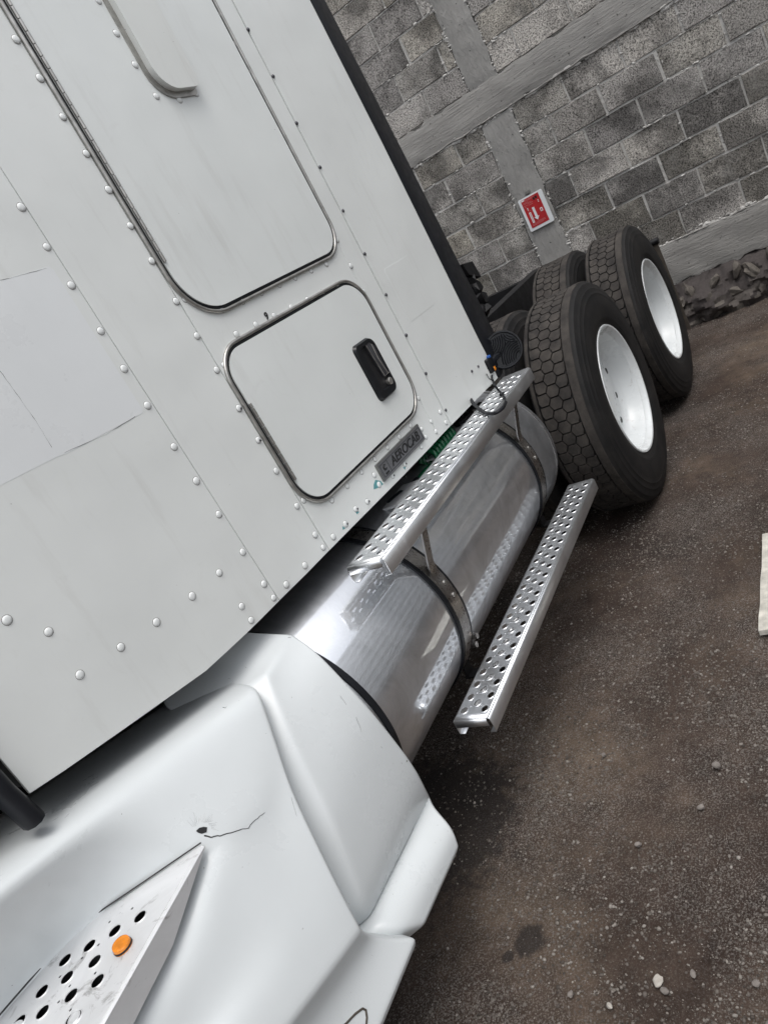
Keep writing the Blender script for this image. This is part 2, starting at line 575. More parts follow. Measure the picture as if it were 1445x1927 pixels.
# gravel strewn over the dirt: one mass, real stones
def gravel(n, name, smin, smax, region, seed):
    r = np.random.default_rng(seed)
    t = (1 + 5 ** .5) / 2
    ico = np.array([(-1, t, 0), (1, t, 0), (-1, -t, 0), (1, -t, 0), (0, -1, t), (0, 1, t), (0, -1, -t), (0, 1, -t), (t, 0, -1), (t, 0, 1), (-t, 0, -1), (-t, 0, 1)]) / math.sqrt(1 + t * t)
    fi = np.array([(0, 11, 5), (0, 5, 1), (0, 1, 7), (0, 7, 10), (0, 10, 11), (1, 5, 9), (5, 11, 4), (11, 10, 2), (10, 7, 6), (7, 1, 8), (3, 9, 4), (3, 4, 2), (3, 2, 6), (3, 6, 8), (3, 8, 9), (4, 9, 5), (2, 4, 11), (6, 2, 10), (8, 6, 7), (9, 8, 1)])
    P = []
    while len(P) < n:
        x, y = r.uniform(*region[0]), r.uniform(*region[1])
        d = .5 + .9 * noise.noise(Vector((x * 2.0, y * 2.0, 9))) + .5 * noise.noise(Vector((x * 7, y * 7, 2)))
        if min(math.hypot(x - .975, y - 1.015) / .055, math.hypot(x - .93, y - 1.06) / .03, math.hypot(x - 1.30, y - 1.45) / .33) < 1 and r.random() < .85:  # few stones on the oil spots and the painted shade
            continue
        if r.random() < d and r.random() < min(1, 1.9 / (.5 + x)):
            P.append((x, y))
    P = np.array(P)
    s = smin * (smax / smin) ** (r.random(n) ** 2.2)
    V = np.empty((n, 12, 3))
    a = r.uniform(0, 2 * PI, n)
    jit = 1 + r.uniform(-.28, .28, (n, 12, 1))
    L = ico[None] * jit
    L = L * np.stack([r.uniform(.7, 1.3, n), r.uniform(.7, 1.3, n), r.uniform(.45, .9, n)], 1)[:, None] * s[:, None, None]
    ca, sa = np.cos(a)[:, None], np.sin(a)[:, None]
    V[..., 0] = L[..., 0] * ca - L[..., 1] * sa + P[:, 0, None]
    V[..., 1] = L[..., 0] * sa + L[..., 1] * ca + P[:, 1, None]
    z0 = np.array([gh(x, y) for x, y in P]) + GZ - .012
    V[..., 2] = L[..., 2] + z0[:, None] + s[:, None] * .3
    F = (fi[None] + (np.arange(n) * 12)[:, None, None]).reshape(-1, 3)
    me = bpy.data.meshes.new(name)
    me.vertices.add(n * 12)
    me.vertices.foreach_set('co', V.reshape(-1))
    me.loops.add(len(F) * 3)
    me.loops.foreach_set('vertex_index', F.reshape(-1).astype(np.int32))
    me.polygons.add(len(F))
    me.polygons.foreach_set('loop_start', np.arange(0, len(F) * 3, 3, dtype=np.int32))
    me.update(calc_edges=True)
    return kind(link(name, me, None, None, M_PEBBLE), 'stuff')
gravel(110000, 'gravel', .0009, .0048, ((.45, 6.0), (.1, 1.75)), 5)

def rock_mesh(seed, sx, sy, sz, sub=2, amp=.3, flat=False):
    bm = bmesh.new()
    bmesh.ops.create_icosphere(bm, subdivisions=sub, radius=1)
    o = Vector((seed * 7.3, seed * 1.7, seed * 3.1))
    for v in bm.verts:
        d = v.co.copy()
        k = 1 + amp * noise.fractal(d * 1.3 + o, 1, 2, 3)
        v.co = Vector((d.x * sx * k, d.y * sy * k, d.z * sz * k))
        if flat:
            v.co.z = max(-sz * .6, min(sz * .6, v.co.z))
    return mesh(bm, 'rock')

STONES = [
    (1237, 1845, .017, .012, .006, 'pale flat square chip of stone lying on dark dirt, brightest near the bottom'),
    (1249, 1863, .011, .008, .006, 'darker grey stone touching the pale square chip'),
    (1347, 1440, .013, .012, .010, 'tan lump of stone highest on the right-hand dirt'),
    (1135, 1420, .008, .008, .007, 'small round stone close to the truck shadow below the lower step'),
    (1318, 1518, .011, .008, .007, 'smooth grey pebble between two pale gravel patches'),
    (1303, 1832, .010, .007, .006, 'oblong pale pebble right of the square stone chip'),
    (1422, 1850, .010, .008, .007, 'grey stone by the right edge near the bottom corner'),
    (1072, 1870, .009, .007, .006, 'blue-grey pebble left of the square stone chip'),
    (1146, 1892, .009, .007, .006, 'white pebble on the brown dirt at the bottom'),
    (1200, 1589, .010, .008, .008, 'round brown pebble in the middle of the open dirt'),
]
for i, (px, py, a, b, c, lab) in enumerate(STONES):
    p = at(px, py, 2, GZ)
    o = link('stone', rock_mesh(i + 1, a, b, c, 2, .3, i == 0), None, Matrix.Translation((p.x, p.y, GZ + c * .5 - .004)) @ Matrix.Rotation(i * 1.3, 4, 'Z') @ Matrix.Scale(.85, 4), M_STONE if i in (0, 8) else M_STONED)
    tag(o, lab, 'stone', 'loose stones on the dirt')

# pale board at the right edge of the picture
a, b = at(1438, 1014, 2, GZ), at(1430, 1197, 2, GZ)
bm = bmesh.new()
box(bm, (0, 0, 0), ((a - b).length, .30, .018))
bmesh.ops.subdivide_edges(bm, edges=bm.edges[:], cuts=7, use_grid_fill=True)
for v in bm.verts:
    v.co += Vector((0, .005 * noise.noise(v.co * 14), .007 * noise.noise(v.co * 6 + Vector((2, 0, 0)))))
d = (a - b).normalized()
Mb = Matrix(((d.x, d.y, 0, b.x), (d.y, -d.x, 0, b.y), (0, 0, 1, GZ + .002), (0, 0, 0, 1)))
tag(link('board', mesh(bm, 'board', 40), None, Mb, M_BOARD), 'weathered pale board lying flat on dirt at the right edge', 'board')

# ------------------------------------------------------------------ block wall
WX = 6.1
wall = thing('block_wall', 'grey concrete block wall with columns and beams behind the truck', 'wall', (WX, 1.2, GZ))

def block_variant(seed):
    r = random.Random(seed)
    bm = bmesh.new()
    nb = []
    for (y0, z0), (y1, z1), k in (((-.5, -.5), (.5, -.5), 4), ((.5, -.5), (.5, .5), 2), ((.5, .5), (-.5, .5), 4), ((-.5, .5), (-.5, -.5), 2)):
        for i in range(k):
            t = i / k
            nb.append((y0 + (y1 - y0) * t + r.uniform(-.008, .008), z0 + (z1 - z0) * t + r.uniform(-.018, .018)))
    fr = [bm.verts.new((r.uniform(-.004, .003), y * .985, z * .965)) for y, z in nb]
    mid = [bm.verts.new((.007 + r.uniform(-.002, .002), y, z)) for y, z in nb]
    bk = [bm.verts.new((.06, y, z)) for y, z in nb]
    bm.faces.new(fr)
    n = len(nb)
    for A, B in ((fr, mid), (mid, bk)):
        for i in range(n):
            bm.faces.new((A[i], A[(i + 1) % n], B[(i + 1) % n], B[i]))
    me = mesh(bm, 'block')
    me.materials.append(M_BLOCK)
    return me
VARIANTS = [block_variant(s) for s in range(9)]

JR = .545
def course_joints(k, y0, y1, first):
    js, y = [y0], first
    while y > y0 + .415:
        y -= .41
    while y < y0 + .05:
        y += .41
    while y < y1 - .05:
        js.append(y + random.uniform(-.012, .012))
        y += .41
    return js + [y1]

blocks = []
def courses(z0, nz, h, y0, y1, even, odd):
    for k in range(nz):
        js = course_joints(k, y0, y1, even if k % 2 == 0 else odd)
        for a, b in zip(js[:-1], js[1:]):
            blocks.append((a, b, z0 + k * h, z0 + (k + 1) * h))
courses(-.917, 7, .2046, -3.0, 1.772, .55, .335)
courses(-.917, 7, .2046, 2.032, 5.6, 2.292, 2.08)
courses(.748, 8, .203, -3.0, 1.765, 1.568, 1.355)
courses(.748, 8, .203, 2.003, 5.6, 2.335, 2.105)
extra = bmesh.new()
for i, (a, b, z0, z1) in enumerate(blocks):
    M = Matrix.Translation((WX + random.uniform(-.006, .001), (a + b) / 2, (z0 + z1) / 2)) @ Matrix.Rotation(random.uniform(-.006, .006), 4, 'X') @ Matrix.Diagonal((1, (b - a) - random.uniform(.008, .020), (z1 - z0) - random.uniform(.007, .018), 1))
    me = VARIANTS[random.randrange(9)]
    if b > -.35 and a < 3.3 and z0 < 1.75:
        link('concrete_block', me, wall, M)
    else:
        k = len(extra.verts)
        extra.from_mesh(me)
        extra.verts.ensure_lookup_table()
        bmesh.ops.transform(extra, matrix=M, verts=extra.verts[k:])
kind(link('distant_block', mesh(extra, 'blocks', 50), wall, None, M_BLOCK), 'stuff')

def rough_slab(lo, hi, cell, amp, seed, edge=.012):
    """a slab whose front face (towards -x) is uneven and whose long edges wander"""
    bm = bmesh.new()
    ny, nz = max(2, int((hi[1] - lo[1]) / cell)), max(2, int((hi[2] - lo[2]) / cell))
    g = []
    for i in range(ny + 1):
        row = []
        for j in range(nz + 1):
            y, z = lo[1] + (hi[1] - lo[1]) * i / ny, lo[2] + (hi[2] - lo[2]) * j / nz
            q = Vector((seed, y * 3, z * 3))
            x = lo[0] + amp * noise.fractal(q * 2.2, 1, 2, 4)
            if i in (0, ny):
                y += edge * noise.fractal(Vector((seed, z * 9, i)), 1, 2, 4)
                x += .006
            if j in (0, nz):
                z += edge * noise.fractal(Vector((seed + 4, y * 9, j)), 1, 2, 4)
                x += .006
            row.append(bm.verts.new((x, y, z)))
        g.append(row)
    for i in range(ny):
        for j in range(nz):
            bm.faces.new((g[i][j], g[i + 1][j], g[i + 1][j + 1], g[i][j + 1]))
    rim = [g[i][0] for i in range(ny + 1)] + [g[ny][j] for j in range(1, nz + 1)] + [g[i][nz] for i in range(ny - 1, -1, -1)] + [g[0][j] for j in range(nz - 1, 0, -1)]
    back = [bm.verts.new((hi[0], v.co.y, v.co.z)) for v in rim]
    n = len(rim)
    for i in range(n):
        bm.faces.new((rim[i], rim[(i + 1) % n], back[(i + 1) % n], back[i]))
    return mesh(bm, 'slab', 60)

bm = bmesh.new()
box(bm, (WX + .02, -3.05, -1.6), (WX + .16, 5.65, 2.45))
link('wall_core', mesh(bm), wall, None, M_MORTAR)
# mortar: uneven, standing almost flush with the block faces
def mortar(y0, y1, z0, z1, seed):
    link('mortar_bed', rough_slab((WX + .0050, y0, z0), (WX + .03, y1, z1), .022, .0036, seed, 0), wall, None, M_MORTAR)
mortar(-.6, 1.772, -.917, .515, 1)
mortar(2.032, 3.4, -.917, .515, 2)
mortar(-.6, 1.765, .748, 1.8, 3)
mortar(2.003, 3.4, .748, 1.8, 4)
link('concrete_column', rough_slab((WX - .012, 1.774, -.93), (WX + .05, 2.031, .50), .035, .006, 11, .012), wall, None, M_CEMV)
link('concrete_column', rough_slab((WX - .012, 1.765, .745), (WX + .05, 2.003, 2.42), .035, .007, 12, .014), wall, None, M_CEMV)
link('concrete_beam', rough_slab((WX - .016, -3.0, .513), (WX + .05, 5.6, .749), .035, .008, 13, .024), wall, None, M_CEMH)
link('concrete_beam', rough_slab((WX - .020, -3.0, -1.22), (WX + .05, 5.6, -.917), .035, .008, 14, .022), wall, None, M_CEMH)

# mortar squeezed out above the ground beam and below the upper beam
for zc, y0, y1, sd_ in ((-.915, -.4, 1.77, 3), (.512, -.3, 2.6, 5)):
    bm = bmesh.new()
    pts, rs = [], []
    y = y0
    while y < y1:
        pts.append((WX - .012, y, zc + .010 * noise.noise(Vector((y * 8, sd_, 0)))))
        rs.append(.004 + .011 * abs(noise.noise(Vector((y * 15, sd_, 5)))))
        y += .02
    tube(bm, pts, rs, 6)
    link('mortar_ridge', mesh(bm, 'ridge', 60), wall, None, M_CEMH)

# lumps and drips of mortar along the joints, beams and columns
lump = bmesh.new()
def add_lumps(n, f, r0, r1):
    for _ in range(n):
        y, z = f()
        r_ = random.uniform(r0, r1)
        k = len(lump.verts)
        bmesh.ops.create_icosphere(lump, subdivisions=1, radius=1)
        lump.verts.ensure_lookup_table()
        M = Matrix.Translation((WX - random.uniform(.0, .006), y, z)) @ Matrix.Diagonal((r_ * .6, r_ * random.uniform(.7, 2.4), r_ * random.uniform(.5, 1.2), 1))
        for v in lump.verts[k:]:
            v.co = M @ (v.co * (1 + .35 * noise.noise(v.co * 2 + Vector((y * 9, z * 9, 0)))))
add_lumps(260, lambda: (random.uniform(.1, 2.7), .512 + random.gauss(0, .010)), .005, .017)
add_lumps(160, lambda: (random.uniform(.1, 1.2), -.917 + random.gauss(0, .012)), .006, .018)
add_lumps(120, lambda: (random.choice((1.774, 2.031)) + random.gauss(0, .008), random.uniform(-.9, .5)), .004, .012)
add_lumps(90, lambda: (random.choice((1.765, 2.003)) + random.gauss(0, .008), random.uniform(.75, 1.7)), .004, .012)
for a, b, z0, z1 in blocks:
    if b > .0 and a < 2.8 and z0 < 1.6:
        add_lumps(random.randint(2, 7), lambda: (random.uniform(a, b), z1 + random.gauss(0, .004)), .003, .009)
        add_lumps(random.randint(0, 4), lambda: (b + random.gauss(0, .004), random.uniform(z0, z1)), .003, .008)
kind(link('mortar_lumps', mesh(lump, 'lumps', 50), wall, None, M_MORTAR), 'stuff')

# rubble footing under the ground beam
bm = bmesh.new()
ny_, nz_ = 170, 20
g = []
for i in range(ny_ + 1):
    row = []
    for j in range(nz_ + 1):
        y, t = -1.2 + 3.6 * i / ny_, j / nz_
        z = -1.215 - .36 * t
        q = Vector((y * 3.1, z * 4.2, 7))
        x = WX - .02 - .17 * math.sin(t * PI * .62) - .10 * noise.fractal(q * 1.3, .8, 2.2, 6) - .035 * abs(noise.noise(q * 3.7))
        x += .10 * max(0, t - .75) * 4 * (.5 + noise.noise(Vector((y * 2.3, 1, 1))))
        row.append(bm.verts.new((x, y, z)))
    g.append(row)
for i in range(ny_):
    for j in range(nz_):
        bm.faces.new((g[i][j], g[i + 1][j], g[i + 1][j + 1], g[i][j + 1]))
link('rubble_footing', mesh(bm, 'footing', 30), wall, None, M_ROCK)
for i, (y, z, sx, sy, sz) in enumerate(((.98, -1.37, .07, .10, .05), (.80, -1.41, .06, .13, .06), (.62, -1.34, .07, .12, .05), (.47, -1.28, .06, .09, .06), (.60, -1.46, .08, .10, .05),
                                        (.90, -1.49, .08, .12, .05), (1.10, -1.45, .07, .09, .07), (.40, -1.42, .07, .11, .08), (.28, -1.33, .08, .12, .07), (1.06, -1.30, .05, .08, .04), (.72, -1.27, .05, .07, .035), (.88, -1.29, .05, .06, .04), (.54, -1.39, .06, .06, .05), (.70, -1.50, .07, .07, .04), (1.02, -1.52, .06, .06, .04), (.36, -1.50, .08, .09, .05), (.45, -1.35, .05, .05, .04), (1.14, -1.36, .06, .06, .05))):
    link('footing_stone', rock_mesh(i + 30, sx * .9, sy * .9, sz * .75, 2, .45), wall, Matrix.Translation((WX - .115, y, z)) @ Matrix.Rotation(i * .5, 4, 'X'), M_ROCK)

# ------------------------------------------------------------------ red sign on the column
ys_, zs_ = 1.896, -.25
sign = thing('wall_sign', 'red and white fire extinguisher sign with white arrow on the concrete column', 'sign', (WX - .03, ys_, zs_ - .13))
# seen from the front, +y is to the left
def srect(name, l, t, r, b, depth, mat):
    """l, r: metres right of the left edge of the board; t, b: metres below its top"""
    bm = bmesh.new()
    box(bm, (WX - .032 - depth, ys_ + .103 - r, zs_ + .13 - b), (WX - .0315, ys_ + .103 - l, zs_ + .13 - t))
    return link(name, mesh(bm), sign, None, mat)
bm = bmesh.new()
box(bm, (WX - .031, ys_ - .103, zs_ - .13), (WX - .022, ys_ + .103, zs_ + .13))
bmesh.ops.bevel(bm, geom=[e for e in bm.edges if abs(e.verts[0].co.x - e.verts[1].co.x) > .005], offset=.006, segments=3, affect='EDGES')
link('board', mesh(bm, 'board', 40), sign, None, M_SIGNW)
srect('red_print', .022, .012, .172, .238, .0006, M_RED)
def sprint(l, t, r, b, mat, name='print_line'):
    srect(name, l, t, r, b, .0012, mat)
bm = bmesh.new()
poly = [(.082, .095), (.102, .095), (.102, .170), (.114, .170), (.092, .197), (.070, .170), (.082, .170)]
prism(bm, [(ys_ + .103 - a_, zs_ + .13 - b_) for a_, b_ in poly], WX - .0335, WX - .0318)
bmesh.ops.transform(bm, matrix=Matrix(((0, 1, 0, 0), (1, 0, 0, 0), (0, 0, 1, 0), (0, 0, 0, 1))), verts=bm.verts)
link('arrow', mesh(bm), sign, None, M_SIGNW)
sprint(.024, .014, .050, .024, M_SIGNW, 'white_tab')
sprint(.045, .120, .062, .205, M_SIGNW, 'white_caption_box')
sprint(.138, .125, .158, .152, M_SIGNW, 'white_pictogram')
srect('pictogram_mark', .143, .131, .152, .147, .0018, M_RED)
sprint(.118, .030, .132, .050, M_INK, 'black_square')
sprint(.136, .027, .152, .046, M_INK, 'black_square')
for l, t in ((.046, .083), (.046, .094), (.148, .060), (.148, .072)):
    sprint(l, t, l + .007, t + .007, M_SIGNW, 'white_dot')
for l, t, r in ((.052, .020, .135), (.052, .027, .115), (.030, .038, .075), (.030, .046, .098), (.064, .054, .110), (.030, .060, .060), (.066, .066, .105), (.030, .070, .050), (.04, .108, .066), (.035, .214, .150), (.035, .222, .13), (.080, .206, .150)):
    sprint(l, t, r, t + .0028, M_PINK)
for k in range(9):
    srect('caption_mark', .050, .127 + k * .008, .057, .131 + k * .008, .0018, M_RED)
clip = at(992, 362, 0, WX - .02)
bm = bmesh.new()
box(bm, (-.012, -.022, -.012), (.008, .022, .014))
bmesh.ops.bevel(bm, geom=bm.edges[:], offset=.004, segments=2, affect='EDGES')
link('mounting_clip', mesh(bm, 'clip', 40), sign, Matrix.Translation(clip), M_SEAL)

# ------------------------------------------------------------------ THE TRUCK
truck = thing('semi_truck', 'white semi truck tractor with riveted sleeper, polished fuel tank and perforated steps', 'truck', (2.4, 2.19, GZ))

# ---- sleeper body: a core shell, its skin sheets, rivets
BOT = [(.30, -.452), (.387, -.466), (.46, -.482), (.597, -.509), (.787, -.545), (.906, -.553), (1.031, -.558), (1.224, -.564), (1.362, -.566), (1.511, -.570), (1.703, -.575), (2.07, -.580), (2.30, -.584), (2.53, -.590)]
def zb(u):
    return float(np.interp(u, [b[0] for b in BOT], [b[1] for b in BOT]))
TOP = 1.7
core = bmesh.new()
pts = [(u, zb(u) + .012) for u in np.linspace(.39, 2.49, 24)] + [(2.49, TOP), (.39, TOP)]
prism(core, pts, .008, 1.88)
sleeper = link('sleeper_body', mesh(core), truck, SM, M_SEAMD)

def sheet(u0, u1, name, mat, w0=0.0, lab=None):
    n = max(2, int((u1 - u0) / .06))
    pts = [(u, zb(u)) for u in np.linspace(u0, u1, n)] + [(u1, TOP), (u0, TOP)]
    bm = bmesh.new()
    prism(bm, pts, w0, w0 + .0075, .0012)
    o = link(name, mesh(bm, 'sheet', 12), sleeper, SM, mat)
    if lab:
        o['label'] = lab
    return o
UB, UA, U2, U1 = 1.052, 1.279, 1.979, 2.079
G_ = .0011
sheet(.388, UB - G_, 'skin_panel', M_WHITE)
sheet(UB + G_, UA - G_, 'skin_panel', M_WHITE, .0008)
sheet(UA + G_, U2 - G_, 'skin_panel', M_WHITE)
sheet(U2 + G_, U1 - .002, 'skin_panel', M_WHITE, .0008)

# repainted rectangle on the front sheet
bm = bmesh.new()
prism(bm, [(.79, -.02), (.812, -.024), (1.014, -.031), (1.020, -.024), (1.024, .296), (1.018, .304), (.79, .312), (.60, .318), (.60, -.01)], -.0003, .004, .0002)
link('repair_patch', mesh(bm, 'patch', 12), sleeper, SM, M_PATCH)
for pl in ([(0, 697), (37, 748), (68, 792), (104, 852)], [(122, 852), (200, 818), (266, 777)], [(0, 528), (40, 518), (98, 502)]):
    bm = bmesh.new()
    pp = []
    for (x0, y0), (x1, y1) in zip(pl[:-1], pl[1:]):
        for k in range(6):
            u, v = sp(x0 + (x1 - x0) * k / 6, y0 + (y1 - y0) * k / 6)
            pp.append((u + random.uniform(-.0006, .0006), -.0004, v + random.uniform(-.0006, .0006)))
    tube(bm, pp, [random.choice((.0001, .0001, .0002, .0004)) for _ in pp], 5)
    link('cracked_edge', mesh(bm), sleeper, SM, M_SEAMD)

# ---- rivets
prof = [(-.0034, .0001), (-.0033, .0035), (-.0027, .0062), (-.0015, .0080), (-.0004, .0086), (.001, .0087)]
RIV = lathe(prof, 'y', 14, False, 60)
RIV.materials.append(M_RIVET)
RIVD = lathe([(-.0024, .0001), (-.0022, .0056), (-.0010, .0078), (.001, .0084)], 'y', 12, False, 60)
RIVD.materials.append(M_RIVET)
RIVS = lathe([(-.0050, .0001), (-.0046, .0030), (-.003, .0052), (-.001, .0060), (.001, .006)], 'y', 10, False, 60)
RIVS.materials.append(M_SCREW)
def dirt_ring(me, r):
    bm = bmesh.new()
    bm.from_mesh(me)
    n = len(bm.faces)
    c = bm.verts.new((0, -.0004, 0))
    ring = [bm.verts.new((r * math.cos(2 * PI * k / 16), -.0004, r * math.sin(2 * PI * k / 16))) for k in range(16)]
    for k in range(16):
        f = bm.faces.new((c, ring[k], ring[(k + 1) % 16]))
        f.material_index = 1
    bm.normal_update()
    bm.to_mesh(me)
    bm.free()
    me.materials.append(M_GRIME)
dirt_ring(RIV, .0096)
dirt_ring(RIVD, .0094)
BIG = [(31, 74), (76, 147), (119, 220), (163, 289), (205, 357), (246, 425), (286, 491), (332, 567), (371, 632), (408, 696), (422, 687), (450, 768), (486, 828), (520, 886), (559, 952), (593, 1006), (608, 1030), (627, 1010), (574, 1064),
       (41, 390), (89, 465), (135, 537), (190, 623), (234, 694), (278, 763), (328, 841), (370, 905), (412, 968), (457, 1039), (497, 1099), (515, 1125), (539, 1100), (413, 1078), (362, 1122), (455, 1141), (473, 1167), (295, 1171), (228, 1218), (151, 1270), (92, 1189), (14, 1167),
       (445, 629), (482, 611), (516, 594), (548, 578), (579, 564), (607, 550), (634, 537), (684, 548), (634, 451), (660, 500), (738, 651), (714, 606), (762, 695), (787, 749), (811, 793), (828, 775), (839, 795), (820, 812), (793, 807), (801, 822),
       (650, 986), (669, 958), (691, 944), (713, 912), (738, 895), (761, 873), (792, 840), (704, 894),
       (183, 5), (217, 66), (252, 125), (292, 184), (335, 190), (366, 179), (343, 124), (313, 68),
       (411, 28), (439, 83), (468, 136), (497, 189), (524, 242), (552, 294), (578, 343), (604, 394)]
FLATR = [(571, 941), (624, 941), (653, 914), (680, 888), (705, 864), (729, 842), (751, 822), (772, 801), (781, 756), (417, 582), (456, 567), (491, 551), (525, 536), (555, 523), (585, 509), (614, 497), (627, 456), (348, 563), (676, 552)]
for L, me in ((BIG, RIV), (FLATR, RIVD)):
    for px, py in L:
        u, v = sp(px, py)
        k = random.uniform(.92, 1.06)
        w_ = -.0062 if (px < 370 and py < 200 and px > 180) else 0.0
        if px > 405 and py < 400:
            u += .007
        link('rivet', me, sleeper, SM @ Matrix.Translation((u, w_, v)) @ Matrix.Diagonal((k, 1, k, 1)))
# bare metal and teal undercoat where the paint has come off beside the badge
for pl in ([(706, 903), (716, 905), (721, 911), (716, 915), (709, 919), (703, 921), (703, 912)], [(668, 962), (676, 963), (672, 968)], [(644, 990), (650, 994), (645, 997)], [(758, 880), (763, 878), (762, 884)]):
    bm = bmesh.new()
    prism(bm, [sp(*q) for q in pl], -.0006, .002)
    link('paint_chip', mesh(bm), sleeper, SM, M_TEAL)
for px, py in ((451, 769), (487, 829), (651, 986), (670, 958), (692, 944), (739, 895), (762, 873)):
    u, v = sp(px, py)
    bm = bmesh.new()
    bmesh.ops.create_icosphere(bm, subdivisions=1, radius=.0042)
    link('bare_metal_spot', mesh(bm, 's', 60), sleeper, SM @ Matrix.Translation((u + .002, -.0022, v - .001)), M_SCREW)

# stencilled number
def text(name, body, size, parent, M, mat, extrude=.0006, shear=0, bold=0.0):
    c = bpy.data.curves.new(name, 'FONT')
    c.body = body
    c.size = size
    c.extrude = extrude
    c.shear = shear
    c.offset = bold
    c.align_x = 'CENTER'
    c.align_y = 'CENTER'
    tmp = bpy.data.objects.new(name, c)
    COL.objects.link(tmp)
    bpy.context.view_layer.update()
    me = bpy.data.meshes.new_from_object(tmp.evaluated_get(bpy.context.evaluated_depsgraph_get()))
    bpy.data.objects.remove(tmp)
    return link(name, me, parent, M, mat)
# text lies in its own x-y plane: turn it up against the sleeper side; seen from the truck's left side +u runs to the right
TX = Matrix(((1, 0, 0, 0), (0, 0, -1, 0), (0, 1, 0, 0), (0, 0, 0, 1)))
u, v = sp(505, 602)
text('stencilled_number', '9', .027, sleeper, SM @ Matrix.Translation((u, -.0016, v + .010)) @ TX @ Matrix.Rotation(math.radians(-8), 4, 'Z'), M_INK, .0003, 0, .0006)

# ---- doors
def ring_tube(pts, w, r, flat=None, n=8):
    bm = bmesh.new()
    tube(bm, [(u, w, v) for u, v in pts], r, n, True, flat)
    return mesh(bm, 'ring', 60)

def make_door(name, u0, u1, v0, v1, rad, lab):
    bm = bmesh.new()
    gp = roundrect(u0 + .004, u1 - .004, v0 + .004, v1 - .004, rad, 12)
    prism(bm, gp, -.0022, .004)
    d = link(name, mesh(bm), truck, SM, M_BLACK)             # the rubber bed of the door
    d['label'] = lab
    ins = .0130
    inner = roundrect(u0 + ins, u1 - ins, v0 + ins, v1 - ins, [max(.01, q - ins) for q in rad], 12)
    bm = bmesh.new()
    prism(bm, inner, -.0062, .003, .0030)
    link('door_skin', mesh(bm, 'skin', 12), d, SM, M_DOOR)
    outer = roundrect(u0, u1, v0, v1, rad, 14)
    link('trim_bead', ring_tube(outer, -.003, .0052), d, SM, M_SEAL)
    mid = roundrect(u0 + .0085, u1 - .0085, v0 + .0085, v1 - .0085, [q - .008 for q in rad], 14)
    link('rubber_seal', ring_tube(mid, -.0015, .0026), d, SM, M_BLACK)
    return d

def hinge(parent, u, v0, v1, pitch=.026):
    bm = bmesh.new()
    v = v0
    while v < v1:
        tube(bm, [(u, -.0072, v), (u, -.0072, min(v + pitch - .002, v1))], .0042, 8)
        v += pitch
    link('piano_hinge', mesh(bm, 'hinge', 60), parent, SM, M_SEAL)

big = make_door('sleeper_door', 1.283, 1.988, .079, 1.62, [.1, .1, .125, .095], 'tall sleeper access door with recessed vertical grab')
hinge(big, 1.299, .232, 1.5)
# the long window frame / grab recess in the tall door
bm = bmesh.new()
prism(bm, roundrect(1.580, 1.722, .592, 1.3, [.02, .02, .062, .022], 10), -.027, -.006, .0055)
link('window_cover', mesh(bm, 'cover', 12), big, SM, M_DIRTW)
bm = bmesh.new()
prism(bm, roundrect(1.566, 1.714, .578, 1.31, [.02, .02, .070, .014], 10), -.0105, -.005, .002)
link('cover_frame', mesh(bm, 'frame', 12), big, SM, M_SEAL)

lug = make_door('luggage_door', 1.282, 1.977, -.459, .004, [.095, .085, .10, .10], 'luggage door with black recessed latch')
hinge(lug, 1.297, -.36, -.14)

# ---- recessed latch in the luggage door
lat = roundrect(1.772, 1.886, -.358, -.172, [.030, .018, .020, .028], 6)
bm = bmesh.new()
inn = roundrect(1.800, 1.876, -.333, -.188, [.022, .012, .014, .02], 6)
a_ = [bm.verts.new((u, -.0165, v)) for u, v in roundrect(1.777, 1.881, -.353, -.177, [.027, .015, .017, .025], 6)]
o_ = [bm.verts.new((u, -.006, v)) for u, v in lat]
b_ = [bm.verts.new((u, -.0165, v)) for u, v in inn]
c_ = [bm.verts.new((u * .93 + 1.838 * .07, .026, v * .95 - .26 * .05)) for u, v in inn]
n = len(a_)
for A, B in ((o_, a_), (a_, b_), (b_, c_)):
    for i in range(n):
        bm.faces.new((A[i], A[(i + 1) % n], B[(i + 1) % n], B[i]))
bm.faces.new(c_)
# the pocket is sunk into the door: its floor must lie in front of the door skin, so the cup stands proud
for v in c_:
    v.co.y = -.0075
link('latch_cup', mesh(bm, 'cup', 35), lug, SM, M_BLACKP)
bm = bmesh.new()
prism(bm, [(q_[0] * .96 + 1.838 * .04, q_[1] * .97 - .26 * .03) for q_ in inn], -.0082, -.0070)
link('latch_pocket_shade', mesh(bm), lug, SM, M_INK)  # flat black plate painting the shade of a deeper pocket
bm = bmesh.new()
prism(bm, [(1.834, -.190), (1.858, -.188), (1.876, -.205), (1.877, -.298), (1.846, -.299)], -.0155, -.0085, .002)
link('latch_paddle', mesh(bm, 'paddle', 30), lug, SM, M_SCREW)
bm = bmesh.new()
tube(bm, [(1.862, -.0158, -.197), (1.858, -.0165, -.245), (1.868, -.0160, -.298)], .0016, 6)
tube(bm, [(1.834, -.0158, -.190), (1.846, -.0158, -.299), (1.877, -.0158, -.298)], .0011, 6)
link('paddle_rib', mesh(bm, 'rib', 60), lug, SM, M_SEAL)
link('lock_cylinder', lathe([(-.0195, .0001), (-.0195, .0028), (-.0185, .003), (-.0195, .0032), (-.0195, .0098), (-.0180, .0115), (-.008, .0115)], 'y', 24), lug, SM @ Matrix.Translation((1.859, 0, -.321)), M_SEAL)

